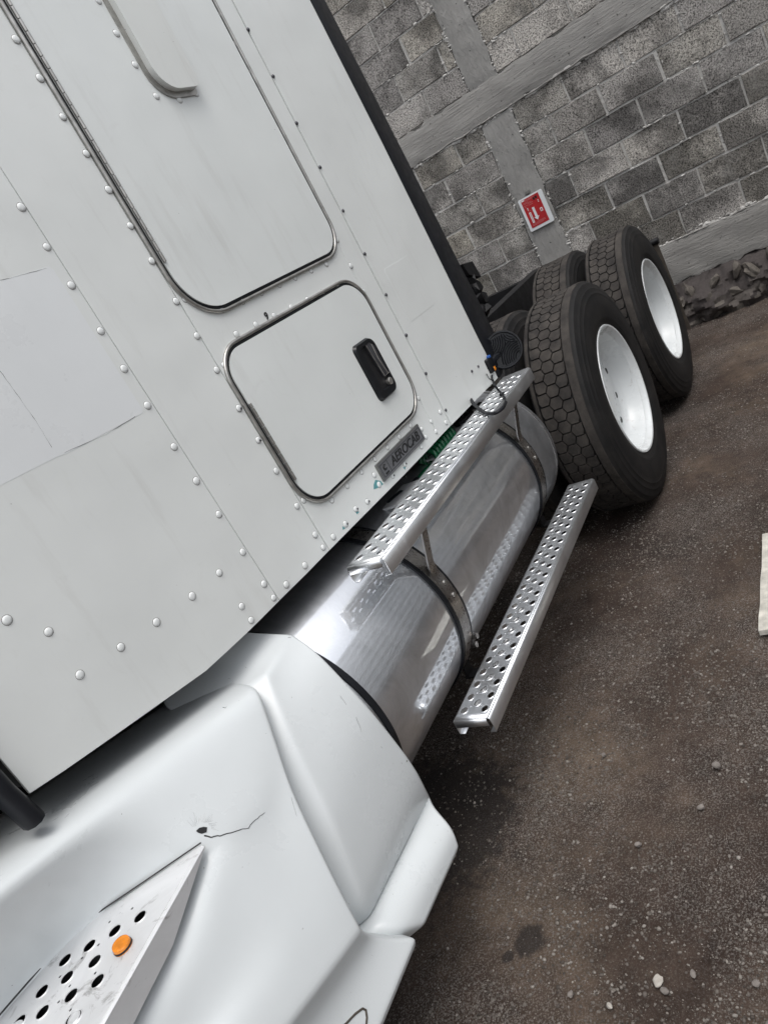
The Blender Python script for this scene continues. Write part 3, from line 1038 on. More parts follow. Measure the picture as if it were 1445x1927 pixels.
# ---- nameplate
badge = link('nameplate', box_mesh((1.608, -.0085, -.5425), (1.8915, .001, -.4865), .0012), truck, SM @ Matrix.Identity(4), M_PLATEF)
badge['label'] = 'grey metal plate lettered AEROCAB'
bm = bmesh.new()
box(bm, (1.6115, -.0092, -.539), (1.888, -.008, -.490))
link('plate_face', mesh(bm), badge, SM, M_PLATE)
bm = bmesh.new()
for q in ((1.6165, 1.883, -.534, -.495), ):
    u0, u1, v0, v1 = q
    for lo, hi in (((u0, v0), (u1, v0 + .0013)), ((u0, v1 - .0013), (u1, v1)), ((u0, v0), (u0 + .0013, v1)), ((u1 - .0013, v0), (u1, v1)), ((1.658, v0), (1.6593, v1))):
        box(bm, (lo[0], -.0098, lo[1]), (hi[0], -.0090, hi[1]))
link('plate_border', mesh(bm), badge, SM, M_INK)
text('plate_lettering', 'AEROCAB', .042, badge, SM @ Matrix.Translation((1.770, -.0096, -.5145)) @ TX @ Matrix.Diagonal((1.0, .92, 1, 1)), M_INK, .0005, .20, .0009)
bm = bmesh.new()
for k, (a0, a1, r_) in enumerate(((30, 330, .0085), (60, 300, .0045))):
    tube(bm, [(1.6365 + r_ * math.cos(math.radians(t)), -.0096, -.5095 + r_ * math.sin(math.radians(t))) for t in np.linspace(a0, a1, 14)], .0014, 5)
box(bm, (1.627, -.0099, -.530), (1.647, -.0091, -.5245))
link('plate_emblem', mesh(bm, 'emblem', 60), badge, SM, M_INK)

# ---- rear side extender: white sheet and black rubber edge
ER = [(-.592, 2.529), (-.49, 2.527), (-.425, 2.524), (.032, 2.520), (.337, 2.516), (.82, 2.497), (TOP, 2.47)]
ext = bmesh.new()
pts = [(u, zb(u)) for u in np.linspace(U1 + .002, 2.529, 9)] + [(q[1], q[0]) for q in ER[1:]] + [(U1 + .002, TOP)]
prism(ext, pts, -.0005, .010, .0012)
extender = link('side_extender', mesh(ext, 'ext', 12), truck, SM, M_WHITE)
OR_ = [(-.55, 2.665), (-.443, 2.662), (-.349, 2.660), (-.118, 2.645), (.239, 2.628), (.432, 2.617), (.82, 2.589), (TOP, 2.54)]
zz = [-.592, -.52] + list(np.linspace(-.443, TOP, 16))
bm = bmesh.new()
rows = []
for z in zz:
    ui = float(np.interp(z, [q[0] for q in ER], [q[1] for q in ER])) + .0008
    uo = float(np.interp(z, [q[0] for q in OR_], [q[1] for q in OR_])) if z > -.55 else ui + .05
    rows.append([bm.verts.new(p) for p in ((ui, -.004, z), (ui + .012, -.007, z), ((ui + uo) / 2, -.002, z), (uo + .016, .006, z), (uo + .028, .014, z), (uo + .022, .026, z), (ui, .02, z))])
for A, B in zip(rows[:-1], rows[1:]):
    for k in range(7):
        bm.faces.new((A[k], A[(k + 1) % 7], B[(k + 1) % 7], B[k]))
bm.faces.new(rows[0])
bm.faces.new(rows[-1])
link('rubber_edge', mesh(bm, 'edge', 40), extender, SM, M_BLACK)
for px, py in ((467, 56), (514, 144), (558, 232), (602, 315), (645, 397), (686, 478), (726, 555), (764, 631), (801, 703), (838, 772), (887, 699), (899, 690)):
    u, v = sp(px, py)
    link('screw', RIVS, extender, SM @ Matrix.Translation((u, 0, v)))
bm = bmesh.new()
ua, ub, va, vb = sp(722, 507)[0], sp(774, 487)[0], sp(818, 572)[1], sp(722, 507)[1]
prism(bm, roundrect(ua, ub, va, vb, .008, 4), -.0009, .002, .0003)
link('faint_sticker', mesh(bm, 'sticker', 12), extender, SM, M_WHITE)
bm = bmesh.new()
prism(bm, roundrect(2.485, 2.520, -.556, -.500, .006, 3), -.016, .002, .004)
mk = link('marker_light', mesh(bm, 'marker', 40), truck, SM, M_BLACKP)
bm = bmesh.new()
prism(bm, roundrect(2.503, 2.518, -.555, -.538, .004, 3), -.018, -.010, .003)
link('amber_lens', mesh(bm, 'lens', 40), mk, SM, M_AMBER)
bm = bmesh.new()
prism(bm, roundrect(2.506, 2.520, -.502, -.492, .003, 2), -.018, -.006, .002)
link('connector', mesh(bm, 'conn', 40), mk, SM, M_BLUE)

# ---- front edge of the sleeper: black seal; the cab door beyond it
bm = bmesh.new()
tube(bm, [(.352, -.010, TOP), (.352, -.010, -.30), (.355, -.012, -.43), (.362, -.014, -.500)], .030, 10, False, (1.0, .62))
seal = link('door_seal', mesh(bm, 'seal', 60), truck, SM, M_BLACK)
bm = bmesh.new()
prism(bm, [(-.9, -.38), (.245, -.405), (.285, -.40), (.285, TOP), (-.9, TOP)], .0, .04, .006)
cab = link('cab_door', mesh(bm, 'door', 12), truck, SM, M_WHITE)
bm = bmesh.new()
tube(bm, [(.297, .004, TOP), (.297, .004, -.40)], .008, 8)
link('edge_trim', mesh(bm, 'trim', 60), cab, SM, M_SEAL)
bm = bmesh.new()
box(bm, (-1.0, .06, -.40), (.385, 1.88, TOP))
link('cab_body', mesh(bm), truck, SM, M_CHASSIS)

# ------------------------------------------------------------------ side fairing
def grid_obj(name, rows, parent, mat, creases=(), level=3, thick=.006):
    bm = bmesh.new()
    g = [[bm.verts.new(p) for p in r] for r in rows]
    for i in range(len(g) - 1):
        for j in range(len(g[0]) - 1):
            bm.faces.new((g[i][j], g[i][j + 1], g[i + 1][j + 1], g[i + 1][j]))
    cl = bm.edges.layers.float.new('crease_edge')
    for typ, idx, val, *lim in creases:
        if typ == 'row':
            for j in range(*(lim[0] if lim else (0, len(g[0]) - 1))):
                bm.edges.get((g[idx][j], g[idx][j + 1]))[cl] = val
        else:
            for i in range(len(g) - 1):
                bm.edges.get((g[i][idx], g[i + 1][idx]))[cl] = val
    me = mesh(bm, name, 180)
    o = link(name, me, parent, None, mat)
    s = o.modifiers.new('sub', 'SUBSURF')
    s.levels = s.render_levels = level
    t = o.modifiers.new('solid', 'SOLIDIFY')
    t.thickness = thick
    t.offset = 0
    return o

def zs(x):
    return -.525 - .207 * (x - .415)
XC = [-.45, -.2, .03, .189, .372, .466, .552, .66]
def r5z(x):
    return -1.036 + .27 * (.637 - x)
L1 = [at(487, 1299, 1, 1.20), at(549, 1493, 1, 1.12), at(602, 1602, 1, 1.075), at(640, 1680, 1, 1.05), at(678, 1751, 1, 1.032)]
def edge_pt(z):
    zz_ = [-p.z for p in L1]
    return Vector((float(np.interp(-z, zz_, [p.x for p in L1])), float(np.interp(-z, zz_, [p.y for p in L1])), z))
G1 = {'r0': (.96, 1.50, -.645), 'r1': (.895, 1.262, -.628), 'r1b': L1[0], 'r2': edge_pt(-.70), 'r2c': edge_pt(-.745), 'r3': edge_pt(-.79), 'r4': edge_pt(-.88), 'r5a': edge_pt(-.962), 'r5': L1[-1], 'r6': (.655, 1.060, -1.082), 'r6b': (.680, 1.048, -1.130), 'r7': (.718, 1.030, -1.178), 'r8': (.718, 1.036, -1.192), 'r9': (.71, 1.09, -1.197)}
Y2 = dict(zip(XC, [1.345, 1.345, 1.342, 1.336, 1.316, 1.235, 1.156, 1.140]))
Z2 = dict(zip(XC, [-.69, -.695, -.70, -.703, -.706, -.708, -.712, -.735]))
Y3 = dict(zip(XC, [1.08, 1.085, 1.09, 1.098, 1.112, 1.122, 1.142, 1.122]))
Z3 = dict(zip(XC, [-.78, -.78, -.78, -.775, -.77, -.765, -.742, -.80]))
def row(key, f):
    r = [Vector((x, *f(x))) for x in XC]
    g = Vector(G1[key])
    for k, back in ((-1, .085), (-2, .16)):
        x = min(r[k].x, g.x - back)                          # keep the columns in order where the panel edge runs forward
        r[k] = Vector((x, *f(x))) if key in ('r5a', 'r5', 'r6', 'r6b') else Vector((x, r[k].y, r[k].z))
    e = Vector((.62 * g.x + .38 * r[-1].x, .62 * g.y + .38 * r[-1].y, .62 * g.z + .38 * r[-1].z))
    return r + [e, g, g + Vector((.006, .035, 0)), g + Vector((.008, .13, 0))]
rows = []
rows.append(row('r0', lambda x: (1.55, zs(x) - .012)))
rows.append(row('r1', lambda x: (1.275, zs(x) - .004)))
rows.append(row('r1b', lambda x: (1.222, zs(x) - .022)))
rows.append(row('r2', lambda x: (Y2[x] + (.008 if x < .5 else 0), Z2[x] + .004)))
rows.append(row('r2c', lambda x: (Y2[x] - .004, Z2[x] - .05) if x < .5 else (Y3[x] + .004, (Z2[x] + Z3[x]) / 2)))
rows.append(row('r3', lambda x: (Y3[x], Z3[x])))
rows.append(row('r4', lambda x: (1.085, -.88)))
rows.append(row('r5a', lambda x: (1.056, r5z(x) + .072)))
rows.append(row('r5', lambda x: (1.032, r5z(x))))
rows.append(row('r6', lambda x: (1.062, r5z(x) - .050)))
rows.append(row('r6b', lambda x: (1.048, -1.130 + .3 * (r5z(x) + 1.036))))
rows.append(row('r7', lambda x: (1.030, -1.178)))
rows.append(row('r8', lambda x: (1.036, -1.192)))
rows.append(row('r9', lambda x: (1.09, -1.197)))
ng = len(XC) + 1
fair = grid_obj('side_fairing', rows, truck, M_FAIR, (('col', ng, .95), ('row', 1, .3), ('row', 2, .3), ('row', 3, .95, (0, 6)), ('row', 4, .9, (0, 6)), ('row', 5, .3, (0, 6)), ('row', 8, .5), ('row', 11, .6), ('row', 12, .5)), 3)
fair['label'] = 'cracked white fibreglass side fairing with step pocket'

L3 = [at(395, 1250, 1, 1.40), at(470, 1264, 1, 1.29), at(501, 1271, 1, 1.225), at(530, 1347, 1, 1.185), at(561, 1424, 1, 1.155), at(600, 1500, 1, 1.130), at(626, 1553, 1, 1.115), at(668, 1660, 1, 1.103), at(688, 1712, 1, 1.100), at(694, 1728, 1, 1.126), at(706, 1738, 1, 1.090), at(745, 1747, 1, 1.060), at(770, 1748, 1, 1.052), at(792, 1741, 1, 1.050), at(798, 1740, 1, 1.052), at(790, 1740, 1, 1.11)]
R3 = [at(395, 1186, 0, 1.00), at(480, 1194, 0, 1.045), at(549, 1197, 0, 1.070), at(592, 1226, 0, 1.055), at(626, 1262, 0, 1.040), at(690, 1330, 0, 1.030), at(745, 1400, 0, 1.035), at(780, 1447, 0, 1.038), at(797, 1482, 0, 1.038), at(806, 1500, 0, 1.056), at(815, 1522, 0, 1.025), at(838, 1546, 0, 1.005), at(852, 1566, 0, .992), at(860, 1592, 0, .978), at(856, 1610, 0, .968), at(840, 1612, 0, .98)]
rows2 = []
for a, b in zip(L3, R3):
    d_ = (b - a)
    rows2.append([a + Vector((-.13, .085, 0)), a + Vector((-.035, .034, 0)), a.copy(), a + d_ * .10, a + d_ * .5, a + d_ * .90, b.copy(), b + Vector((.001, .02, 0)), b + Vector((-.012, .10, 0))])
fair2 = grid_obj('rear_fairing', rows2, truck, M_FAIR, (('col', 6, .8), ('col', 2, .25), ('row', 2, .5), ('row', 9, .7), ('row', 13, .6)), 3)
fair2['label'] = 'white fairing section wrapping the front of the fuel tank'

# step let into the fairing
KS = .71 / .64
ZT = -.71
outl = [(.497, 1.036), (.23, .983), (.03, .960), (-.45, .93), (-.45, 1.215), (.2, 1.203), (.30, 1.192), (.335, 1.184), (.365, 1.162)]
outl = [(a * KS, b * KS) for a, b in outl]
holes = [(.371, 1.056), (.345, 1.09), (.318, 1.123), (.292, 1.155), (.299, 1.084), (.271, 1.119), (.276, 1.046), (.246, 1.152), (.251, 1.08), (.223, 1.115), (.228, 1.038), (.204, 1.15)]
for k in range(1, 6):
    for (a, b) in ((.251, 1.08), (.276, 1.046), (.246, 1.152), (.223, 1.115)):
        holes.append((a - .05 * k, b - .004 * k))
pins = [(.382, 1.09), (.357, 1.12), (.322, 1.105), (.300, 1.12), (.318, 1.06), (.262, 1.10), (.27, 1.138), (.285, 1.065), (.235, 1.06), (.240, 1.098)]
hl = [(a * KS, b * KS, .0108, .0108) for a, b in holes if a > -.3] + [(a * KS, b * KS, .0024, .0024) for a, b in pins]
bm = bmesh.new()
vs = plate_with_holes(bm, outl, hl, Matrix.Translation((0, 0, ZT)))
# folded outer flange, rounded at the fold
fl = [(.497, 1.036, .006), (.36, 1.0085, .045), (.23, .983, .050), (.03, .960, .052), (-.45, .93, .055)]
prev = None
for x, y, h in fl:
    x, y = x * KS, y * KS
    cur = [bm.verts.new(p) for p in ((x, y, ZT), (x, y - .003, ZT - .0008), (x + .001, y - .006, ZT - .004), (x + .001, y - .006, ZT - h), (x, y + .01, ZT - h - .004))]
    if prev:
        for k in range(4):
            bm.faces.new((prev[k], prev[k + 1], cur[k + 1], cur[k]))
    prev = cur
fstep = link('fairing_step', mesh(bm, 'fstep', 22), fair, None, M_STEPD)
fstep['label'] = 'scuffed perforated step wedge let into the fairing'
link('marker_lamp', lathe([(.0, .0001), (.010, .0002), (.0095, .007), (.0100, .0095), (.0085, .0125), (.002, .0135), (-.003, .0135)][1:], 'y', 26, False, 40), fair,
     Matrix.Translation((.325 * KS, 1.043 * KS, ZT + .002)) @ Matrix.Rotation(PI / 2, 4, 'X') @ Matrix.Rotation(math.radians(8), 4, 'X') @ Matrix.Diagonal((1.15, 1, 1.15, 1)), M_AMBER)
bm = bmesh.new()
tube(bm, [(.325 * KS + .0135 * math.cos(t), 1.043 * KS + .0135 * math.sin(t), ZT + .003) for t in np.linspace(0, 2 * PI, 19)[:-1]], .0030, 6, True)
link('lamp_grommet', mesh(bm, 'grommet', 60), fair, None, M_BLACK)
bm = bmesh.new()
cx_, cy_ = .15, 1.09
A = [bm.verts.new((cx_ * KS + (a - cx_ * KS) * .96, cy_ * KS + (b - cy_ * KS) * .96, ZT - .013)) for a, b in outl]
bm.faces.new(A)
link('hole_shade_sheet', mesh(bm), fair, None, M_CHASSIS)  # black sheet added below the tread so its holes look dark
# dark joint where the step meets the fibreglass
bm = bmesh.new()
tube(bm, [(a * KS, b * KS - .004, ZT + .004) for a, b in ((.499, 1.038), (.44, 1.093), (.366, 1.163), (.336, 1.186), (.30, 1.195), (.2, 1.206), (-.4, 1.217))], .0016, 6)
link('step_joint', mesh(bm, 'joint', 60), fair, None, M_SEAMD)

# marks that lie on the fairing surface are dropped onto it
bpy.context.view_layer.update()
dg = bpy.context.evaluated_depsgraph_get()
BV = []
for o in (fair, fair2):
    ev = o.evaluated_get(dg)
    BV.append((BVHTree.FromObject(o, dg), WM[o]))
def drop(px, py, lift=.001):
    d = ray(px, py).normalized()
    best = None
    for t, M in BV:
        Mi = M.inverted()
        hit = t.ray_cast(Mi @ Vector((0, 0, 0)), (Mi.to_3x3() @ d).normalized())
        if hit[0] is not None:
            w = M @ hit[0]
            if best is None or w.length < best[0].length:
                best = (w, M.to_3x3() @ hit[1])
    if best is None:
        return None
    nrm = best[1] if best[1].dot(d) < 0 else -best[1]
    return best[0] + nrm * lift
def surface_line(name, pl, r0, r1, mat, parent, jitter=1.2, lift=.0003):
    pts = []
    for (x0, y0), (x1, y1) in zip(pl[:-1], pl[1:]):
        n = max(2, int(math.hypot(x1 - x0, y1 - y0) / 5))
        for k in range(n):
            q = drop(x0 + (x1 - x0) * k / n + random.uniform(-jitter, jitter) * .5, y0 + (y1 - y0) * k / n + random.uniform(-jitter, jitter), lift)
            if q is not None:
                pts.append(q)
    if len(pts) < 2:
        return
    bm = bmesh.new()
    tube(bm, pts, [r0 + (r1 - r0) * i / (len(pts) - 1) for i in range(len(pts))], 5)
    link(name, mesh(bm, name, 60), parent, None, mat)
def surface_patch(name, pl, mat, parent, lift=.0012):
    pts = [drop(x, y, lift) for x, y in pl]
    if any(p is None for p in pts):
        return
    bm = bmesh.new()
    bm.faces.new([bm.verts.new(p) for p in pts])
    link(name, mesh(bm), parent, None, mat)
surface_line('crack', [(384, 1572), (398, 1575), (420, 1571), (445, 1564), (468, 1558), (480, 1543), (503, 1525)], .0013, .0004, M_SEAMD, fair)
surface_patch('hole', [(369, 1564), (375, 1558), (383, 1556), (390, 1557), (389, 1566), (380, 1569), (373, 1567)], M_INK, fair)
for k in range(26):
    a = math.radians(200 + 150 * k / 25)
    r0_, r1_ = 13 + random.uniform(0, 6), random.uniform(26, 44)
    surface_line('hairline_crack', [(381 + r0_ * math.cos(a), 1562 + r0_ * math.sin(a)), (381 + r1_ * math.cos(a + .25), 1562 + r1_ * math.sin(a + .25))], .00016, .0001, M_PLATEF, fair, .3, .0001)
for pl in ([(420, 1331), (424, 1333), (430, 1328)], [(542, 1200), (548, 1201), (545, 1197)], [(462, 1256), (466, 1257)], [(430, 1277), (438, 1277)], [(450, 1318), (453, 1316)], [(500, 1380), (503, 1380)],
           [(651, 1290), (654, 1294)], [(563, 1489), (565, 1490)], [(755, 1434), (758, 1440)], [(842, 1563), (844, 1568)], [(822, 1553), (826, 1552)], [(670, 1350), (682, 1382)], [(548, 1500), (560, 1542)], [(640, 1310), (655, 1330)], [(716, 1405), (724, 1412)], [(700, 1798), (701, 1800)], [(660, 1868), (661, 1869)]):
    surface_line('paint_scuff', pl, .0007 if len(pl) > 2 else .0003, .0002, M_SCREW if len(pl) > 2 else M_PLATEF, fair if pl[0][0] < 500 else fair2, .8)
# brown script-like outline at the very bottom
surface_line('brown_outline', [(640, 1935), (652, 1925), (668, 1908), (682, 1898), (688, 1901), (690, 1915), (688, 1935)], .0022, .0022, M_FLAP, fair, .2)

# ------------------------------------------------------------------ fuel tank
TY, TZ, TR = 1.448, -.917, .311
TX0, TX1 = 1.05, 2.68
tank = link('fuel_tank', lathe([(TX0 - .03, .001), (TX0 - .03, .22), (TX0 - .012, .285), (TX0, .306), (TX0 + .012, TR), (1.5, TR), (2.1, TR), (TX1 - .012, TR), (TX1 - .004, TR - .002), (TX1, TR - .008), (TX1 + .003, .296), (TX1 + .02, .25), (TX1 + .035, .12), (TX1 + .038, .001)], 'x', 128, False, 30), truck, Matrix.Translation((0, TY, TZ)), M_TANK)
tank['label'] = 'polished aluminium cylindrical fuel tank'
def band(x0, x1, r0, r1):
    return lathe([(x0, r0), (x0, r1), (x1, r1), (x1, r0)], 'x', 128, True, 30)
for xc in (1.545, 2.425):
    MT = Matrix.Translation((0, TY, TZ))
    link('tank_strap', band(xc - .026, xc + .026, TR + .0045, TR + .0075), tank, MT, M_STRAP)
    link('strap_rubber', band(xc - .040, xc - .022, TR - .001, TR + .007), tank, MT, M_BLACK)
    link('strap_rubber', band(xc + .022, xc + .036, TR - .001, TR + .007), tank, MT, M_BLACK)
link('end_gasket', band(1.062, 1.080, TR - .001, TR + .006), tank, Matrix.Translation((0, TY, TZ)), M_BLACK)
link('weld_ring', band(TX1 - .030, TX1 - .026, TR - .001, TR + .0012), tank, Matrix.Translation((0, TY, TZ)), M_STRAP)
def cylpt(deg, dr=0.0):
    a = math.radians(deg)
    return (TY - (TR + dr) * math.cos(a), TZ + (TR + dr) * math.sin(a))
# strap tightening bolts low on the first strap
for deg in (-27, -33):
    y, z = cylpt(deg, .014)
    bm = bmesh.new()
    bmesh.ops.create_cone(bm, cap_ends=True, segments=6, radius1=.010, radius2=.010, depth=.016)
    link('strap_bolt', mesh(bm, 'bolt', 30), tank, Matrix.Translation((1.585, y, z)) @ Matrix.Rotation(PI / 2, 4, 'X'), M_STRAP)

# ------------------------------------------------------------------ perforated steps
def make_step(x0, x1, y0, y1, zt, h, lip, pitch, nh, mat, lab):
    """x along the truck, y0 the outer edge; a folded channel with rows of dimpled holes"""
    bm = bmesh.new()
    w = y1 - y0
    yc = (y0 + y1) / 2
    e = .006
    outl = [(x0, y0 + e), (x1, y0 + e), (x1, y1 - e), (x0, y1 - e)]
    hl = []
    for c, off in ((-.28, 0), (0, .5), (.28, 0)):
        for k in range(nh):
            x = x0 + .035 + (k + off) * pitch
            if x < x1 - .025:
                hl.append((x, yc + c * w, .0132, .0108))
    for c in (-.14, .14):
        for k in range(2 * nh):
            x = x0 + .035 + (k + .5) * pitch / 2
            if x < x1 - .02 and k % 2 == 0:
                hl.append((x, yc + c * w, .0032, .0032))
    plate_with_holes(bm, outl, hl, Matrix.Translation((0, 0, zt)))
    # folded edges
    for yo, s in ((y0, 1), (y1, -1)):
        prof = [(yo + s * e, zt), (yo + s * .0025, zt - .0012), (yo, zt - .005), (yo, zt - h), (yo + s * .002, zt - h - .002), (yo + s * lip, zt - h - .002)]
        A = [bm.verts.new((x0, y, z)) for y, z in prof]
        B = [bm.verts.new((x1, y, z)) for y, z in prof]
        for k in range(len(prof) - 1):
            bm.faces.new((A[k], A[k + 1], B[k + 1], B[k]))
    # rolled-down end tabs
    for xe, s in ((x0, 1), (x1, -1)):
        prof = [(xe, zt), (xe - s * .003, zt - .0015), (xe - s * .005, zt - .006), (xe - s * .005, zt - .020)]
        A = [bm.verts.new((x, y0 + .008, z)) for x, z in prof]
        B = [bm.verts.new((x, y1 - .008, z)) for x, z in prof]
        for k in range(len(prof) - 1):
            bm.faces.new((A[k], A[k + 1], B[k + 1], B[k]))
    me = mesh(bm, 'step', 22)
    o = link('tank_step', me, truck, None, mat)
    s = o.modifiers.new('solid', 'SOLIDIFY')
    s.thickness = .0022
    s.offset = -1
    o['label'] = lab
    return o
up = make_step(1.283, 2.598, 1.064, 1.186, -.600, .046, .018, .0525, 26, M_STEP, 'upper perforated aluminium step over the tank')
low = make_step(1.288, 2.622, 1.030, 1.145, -1.120, .046, .018, .0525, 26, M_STEP, 'lower perforated aluminium step beside the tank')
bm = bmesh.new()
prism(bm, [(1.037, -1.137), (1.062, -1.133), (1.078, -1.140), (1.072, -1.160), (1.050, -1.164), (1.038, -1.152)], 0, .0015)
link('torn_tape', mesh(bm), low, Matrix.Translation((2.6235, 0, 0)) @ Matrix.Rotation(PI / 2, 4, 'Z') @ Matrix.Diagonal((1, -1, 1, 1)), M_BOARD)
# brackets between straps and steps
for xc in (1.545, 2.425):
    bm = bmesh.new()
    pts = []
    for deg in (3, 10, 16, 20):
        y, z = cylpt(deg, .010)
        pts.append((xc, y, z))
    y1_, z1_ = cylpt(20, .010)
    pts += [(xc, y1_ - .004, z1_ + .03), (xc, 1.108, -.675), (xc, 1.100, -.652), (xc, 1.092, -.6465), (xc, 1.075, -.6465)]
    half, th = .021, .0024
    ring = []
    for i, p in enumerate(pts):
        a = Vector(pts[max(i - 1, 0)]); b = Vector(pts[min(i + 1, len(pts) - 1)])
        t = (b - a).normalized()
        nn = Vector((1, 0, 0)).cross(t)
        c = Vector(p)
        hw = half if i < 4 else half * .8
        ring.append([bm.verts.new(c + Vector((sx * hw, 0, 0)) + nn * (sn * th)) for sx, sn in ((-1, -1), (1, -1), (1, 1), (-1, 1))])
    for A, B in zip(ring[:-1], ring[1:]):
        for k in range(4):
            bm.faces.new((A[k], A[(k + 1) % 4], B[(k + 1) % 4], B[k]))
    bm.faces.new(ring[0]); bm.faces.new(ring[-1])
    br = link('step_bracket', mesh(bm, 'bracket', 40), truck, None, M_STRAP)
    for deg in (5, 13):
        y, z = cylpt(deg, .0135)
        a = math.radians(deg)
        bm = bmesh.new()
        bmesh.ops.create_uvsphere(bm, u_segments=12, v_segments=8, radius=.0075)
        link('bracket_rivet', mesh(bm, 'rv', 60), br, Matrix.Translation((xc + .002, y, z)) @ Matrix.Rotation(PI / 2 - a, 4, 'X') @ Matrix.Diagonal((1, 1, .5, 1)), M_SEAL)
    # lower hanger, behind the lower step
    bm = bmesh.new()
    y2, z2 = cylpt(-40, .008)
    box(bm, (xc - .02, 1.05, -1.171), (xc + .02, y2 + .02, -1.165))
    box(bm, (xc - .02, y2 + .006, -1.1645), (xc + .02, y2 + .011, z2 + .03))
    link('step_hanger', mesh(bm), truck, None, M_CHASSIS)

# ------------------------------------------------------------------ wheels
def tyre_profile():
    # (y from the outer face inwards, radius)
    return [(.020, .288), (.012, .300), (.006, .325), (.003, .330), (.0025, .336), (.0, .352), (-.002, .385), (.0, .42), (.004, .436), (.003, .441), (.006, .446), (.009, .460), (.010, .468), (.0145, .474), (.018, .486), (.022, .496), (.032, .503), (.036, .5085), (.048, .5100),
            (.0725, .5105), (.0735, .4995), (.140, .5010), (.226, .5000), (.2265, .5100), (.244, .5085), (.250, .502), (.258, .490), (.266, .470), (.274, .44), (.279, .40), (.277, .35), (.268, .31), (.255, .288)]
TYRE = lathe(tyre_profile(), 'y', 96, True, 28)
# honeycomb tread
def tread_mesh():
    bm = bmesh.new()
    npit = 62
    W0, W1 = .0765, .2235
    wz = W1 - W0
    R0, R1 = .497, .5102
    def blk(poly):
        top, bot = [], []
        cx = sum(p[0] for p in poly) / len(poly)
        cy = sum(p[1] for p in poly) / len(poly)
        for a, y in poly:
            for lst, R_, k in ((bot, R0, 1.0), (top, R1, .955)):
                aa, yy = cx + (a - cx) * k, cy + (y - cy) * k
                lst.append(bm.verts.new((R_ * math.cos(aa), yy, R_ * math.sin(aa))))
        bm.faces.new(top)
        n = len(poly)
        for i in range(n):
            bm.faces.new((bot[i], bot[(i + 1) % n], top[(i + 1) % n], top[i]))
    da = 2 * PI / npit
    hexw = .058
    g = .0028
    yc = (W0 + W1) / 2
    for k in range(npit):
        a = k * da
        q = da / 2 - .0040
        # centre hexagon, then its clipped neighbours on either side, half a pitch on
        blk([(a - q, yc - hexw * .30), (a, yc - hexw * .5), (a + q, yc - hexw * .30), (a + q, yc + hexw * .30), (a, yc + hexw * .5), (a - q, yc + hexw * .30)])
        b = a + da / 2
        for s in (-1, 1):
            inner = yc + s * (hexw * .30 + g)
            mid = yc + s * (hexw * .5 + g)
            out = yc + s * (wz / 2 - .001)
            blk([(b, inner), (b + q, mid), (b + q, out - s * .008), (b + q * .3, out), (b - q, out), (b - q, mid)])
    return mesh(bm, 'tread', 40)
TREADM = tread_mesh()
RIM = lathe([(.016, .2965), (.012, .300), (.008, .298), (.009, .290), (.018, .284), (.028, .280), (.036, .272), (.058, .268), (.075, .265), (.100, .258), (.118, .248), (.127, .236), (.129, .222), (.126, .200), (.120, .165), (.116, .120), (.105, .108), (.100, .085), (.098, .001)], 'y', 96, False, 30, False)
HOLE = lathe([(-.0012, .0001), (-.0012, .0155), (.001, .0155)], 'y', 12, False, 30)
RIMIN = lathe([(.020, .288), (.060, .262), (.16, .255), (.23, .27), (.255, .286), (.262, .292)], 'y', 60, False, 30, False)
for me, m in ((TYRE, M_TYRE), (TREADM, M_TREAD), (RIM, M_RIMW), (HOLE, M_INK), (RIMIN, M_RIMW)):
    me.materials.append(m)
RIBO = lathe([(.0365, .5090), (.038, .5112), (.050, .5125), (.0715, .5125), (.0725, .505)], 'y', 96, False, 40, False)
RIBI = lathe([(.2275, .505), (.2285, .5125), (.240, .5120), (.2445, .5095)], 'y', 96, False, 40, False)
for me in (RIBO, RIBI):
    me.materials.append(M_TREAD)
WHEELS = [(3.28, .967, 'outer front-axle dual wheel'), (4.53, .967, 'outer rear-axle dual wheel'), (3.28, 1.297, 'inner front-axle dual wheel'), (4.53, 1.297, 'inner rear-axle dual wheel')]
for i, (x, y, lab) in enumerate(WHEELS):
    w = link('wheel', None, truck, Matrix.Translation((x, y, GZ + .512)))
    w['label'] = lab
    Mw = Matrix.Translation((x, y - .008, GZ + .516)) @ Matrix.Rotation(.37 + i * .31, 4, 'Y') @ Matrix.Diagonal((1.02, 1.0, 1.02, 1))
    link('tyre', TYRE, w, Mw)
    link('tread', TREADM, w, Mw)
    link('tread_rib', RIBO, w, Mw)
    link('tread_rib', RIBI, w, Mw)
    if y < 1.1:
        link('rim', RIM, w, Mw)
        for k in range(10):
            t = 2 * PI * k / 10
            link('lug_hole', HOLE, w, Mw @ Matrix.Translation((.205 * math.cos(t), .1262, .205 * math.sin(t))))
    else:
        link('rim', RIMIN, w, Mw)

# ------------------------------------------------------------------ chassis
bm = bmesh.new()
for yy in (1.78, 2.52):
    box(bm, (.2, yy, -.82), (5.30, yy + .08, -.575))
for xx in (.6, 1.4, 2.4, 3.6, 4.5, 5.2):
    box(bm, (xx, 1.861, -.80), (xx + .09, 2.519, -.60))
for xx in (3.28, 4.53):
    box(bm, (xx - .09, 1.30, GZ + .41), (xx + .09, 3.1, GZ + .60))
frame = link('chassis_frame', mesh(bm), truck, None, M_CHASSIS)
bm = bmesh.new()
box(bm, (2.72, 1.70, -.56), (3.9, 1.775, -.545))
for k in range(9):
    box(bm, (2.9 + k * .13, 1.72, -.545), (2.95 + k * .13, 1.76, -.525 + .01 * (k % 3)))
tube(bm, [(2.7, 1.74, -.49), (3.2, 1.75, -.52), (3.9, 1.75, -.535)], .014, 8)
tube(bm, [(2.7, 1.72, -.46), (3.1, 1.76, -.50), (3.5, 1.79, -.53)], .011, 8)
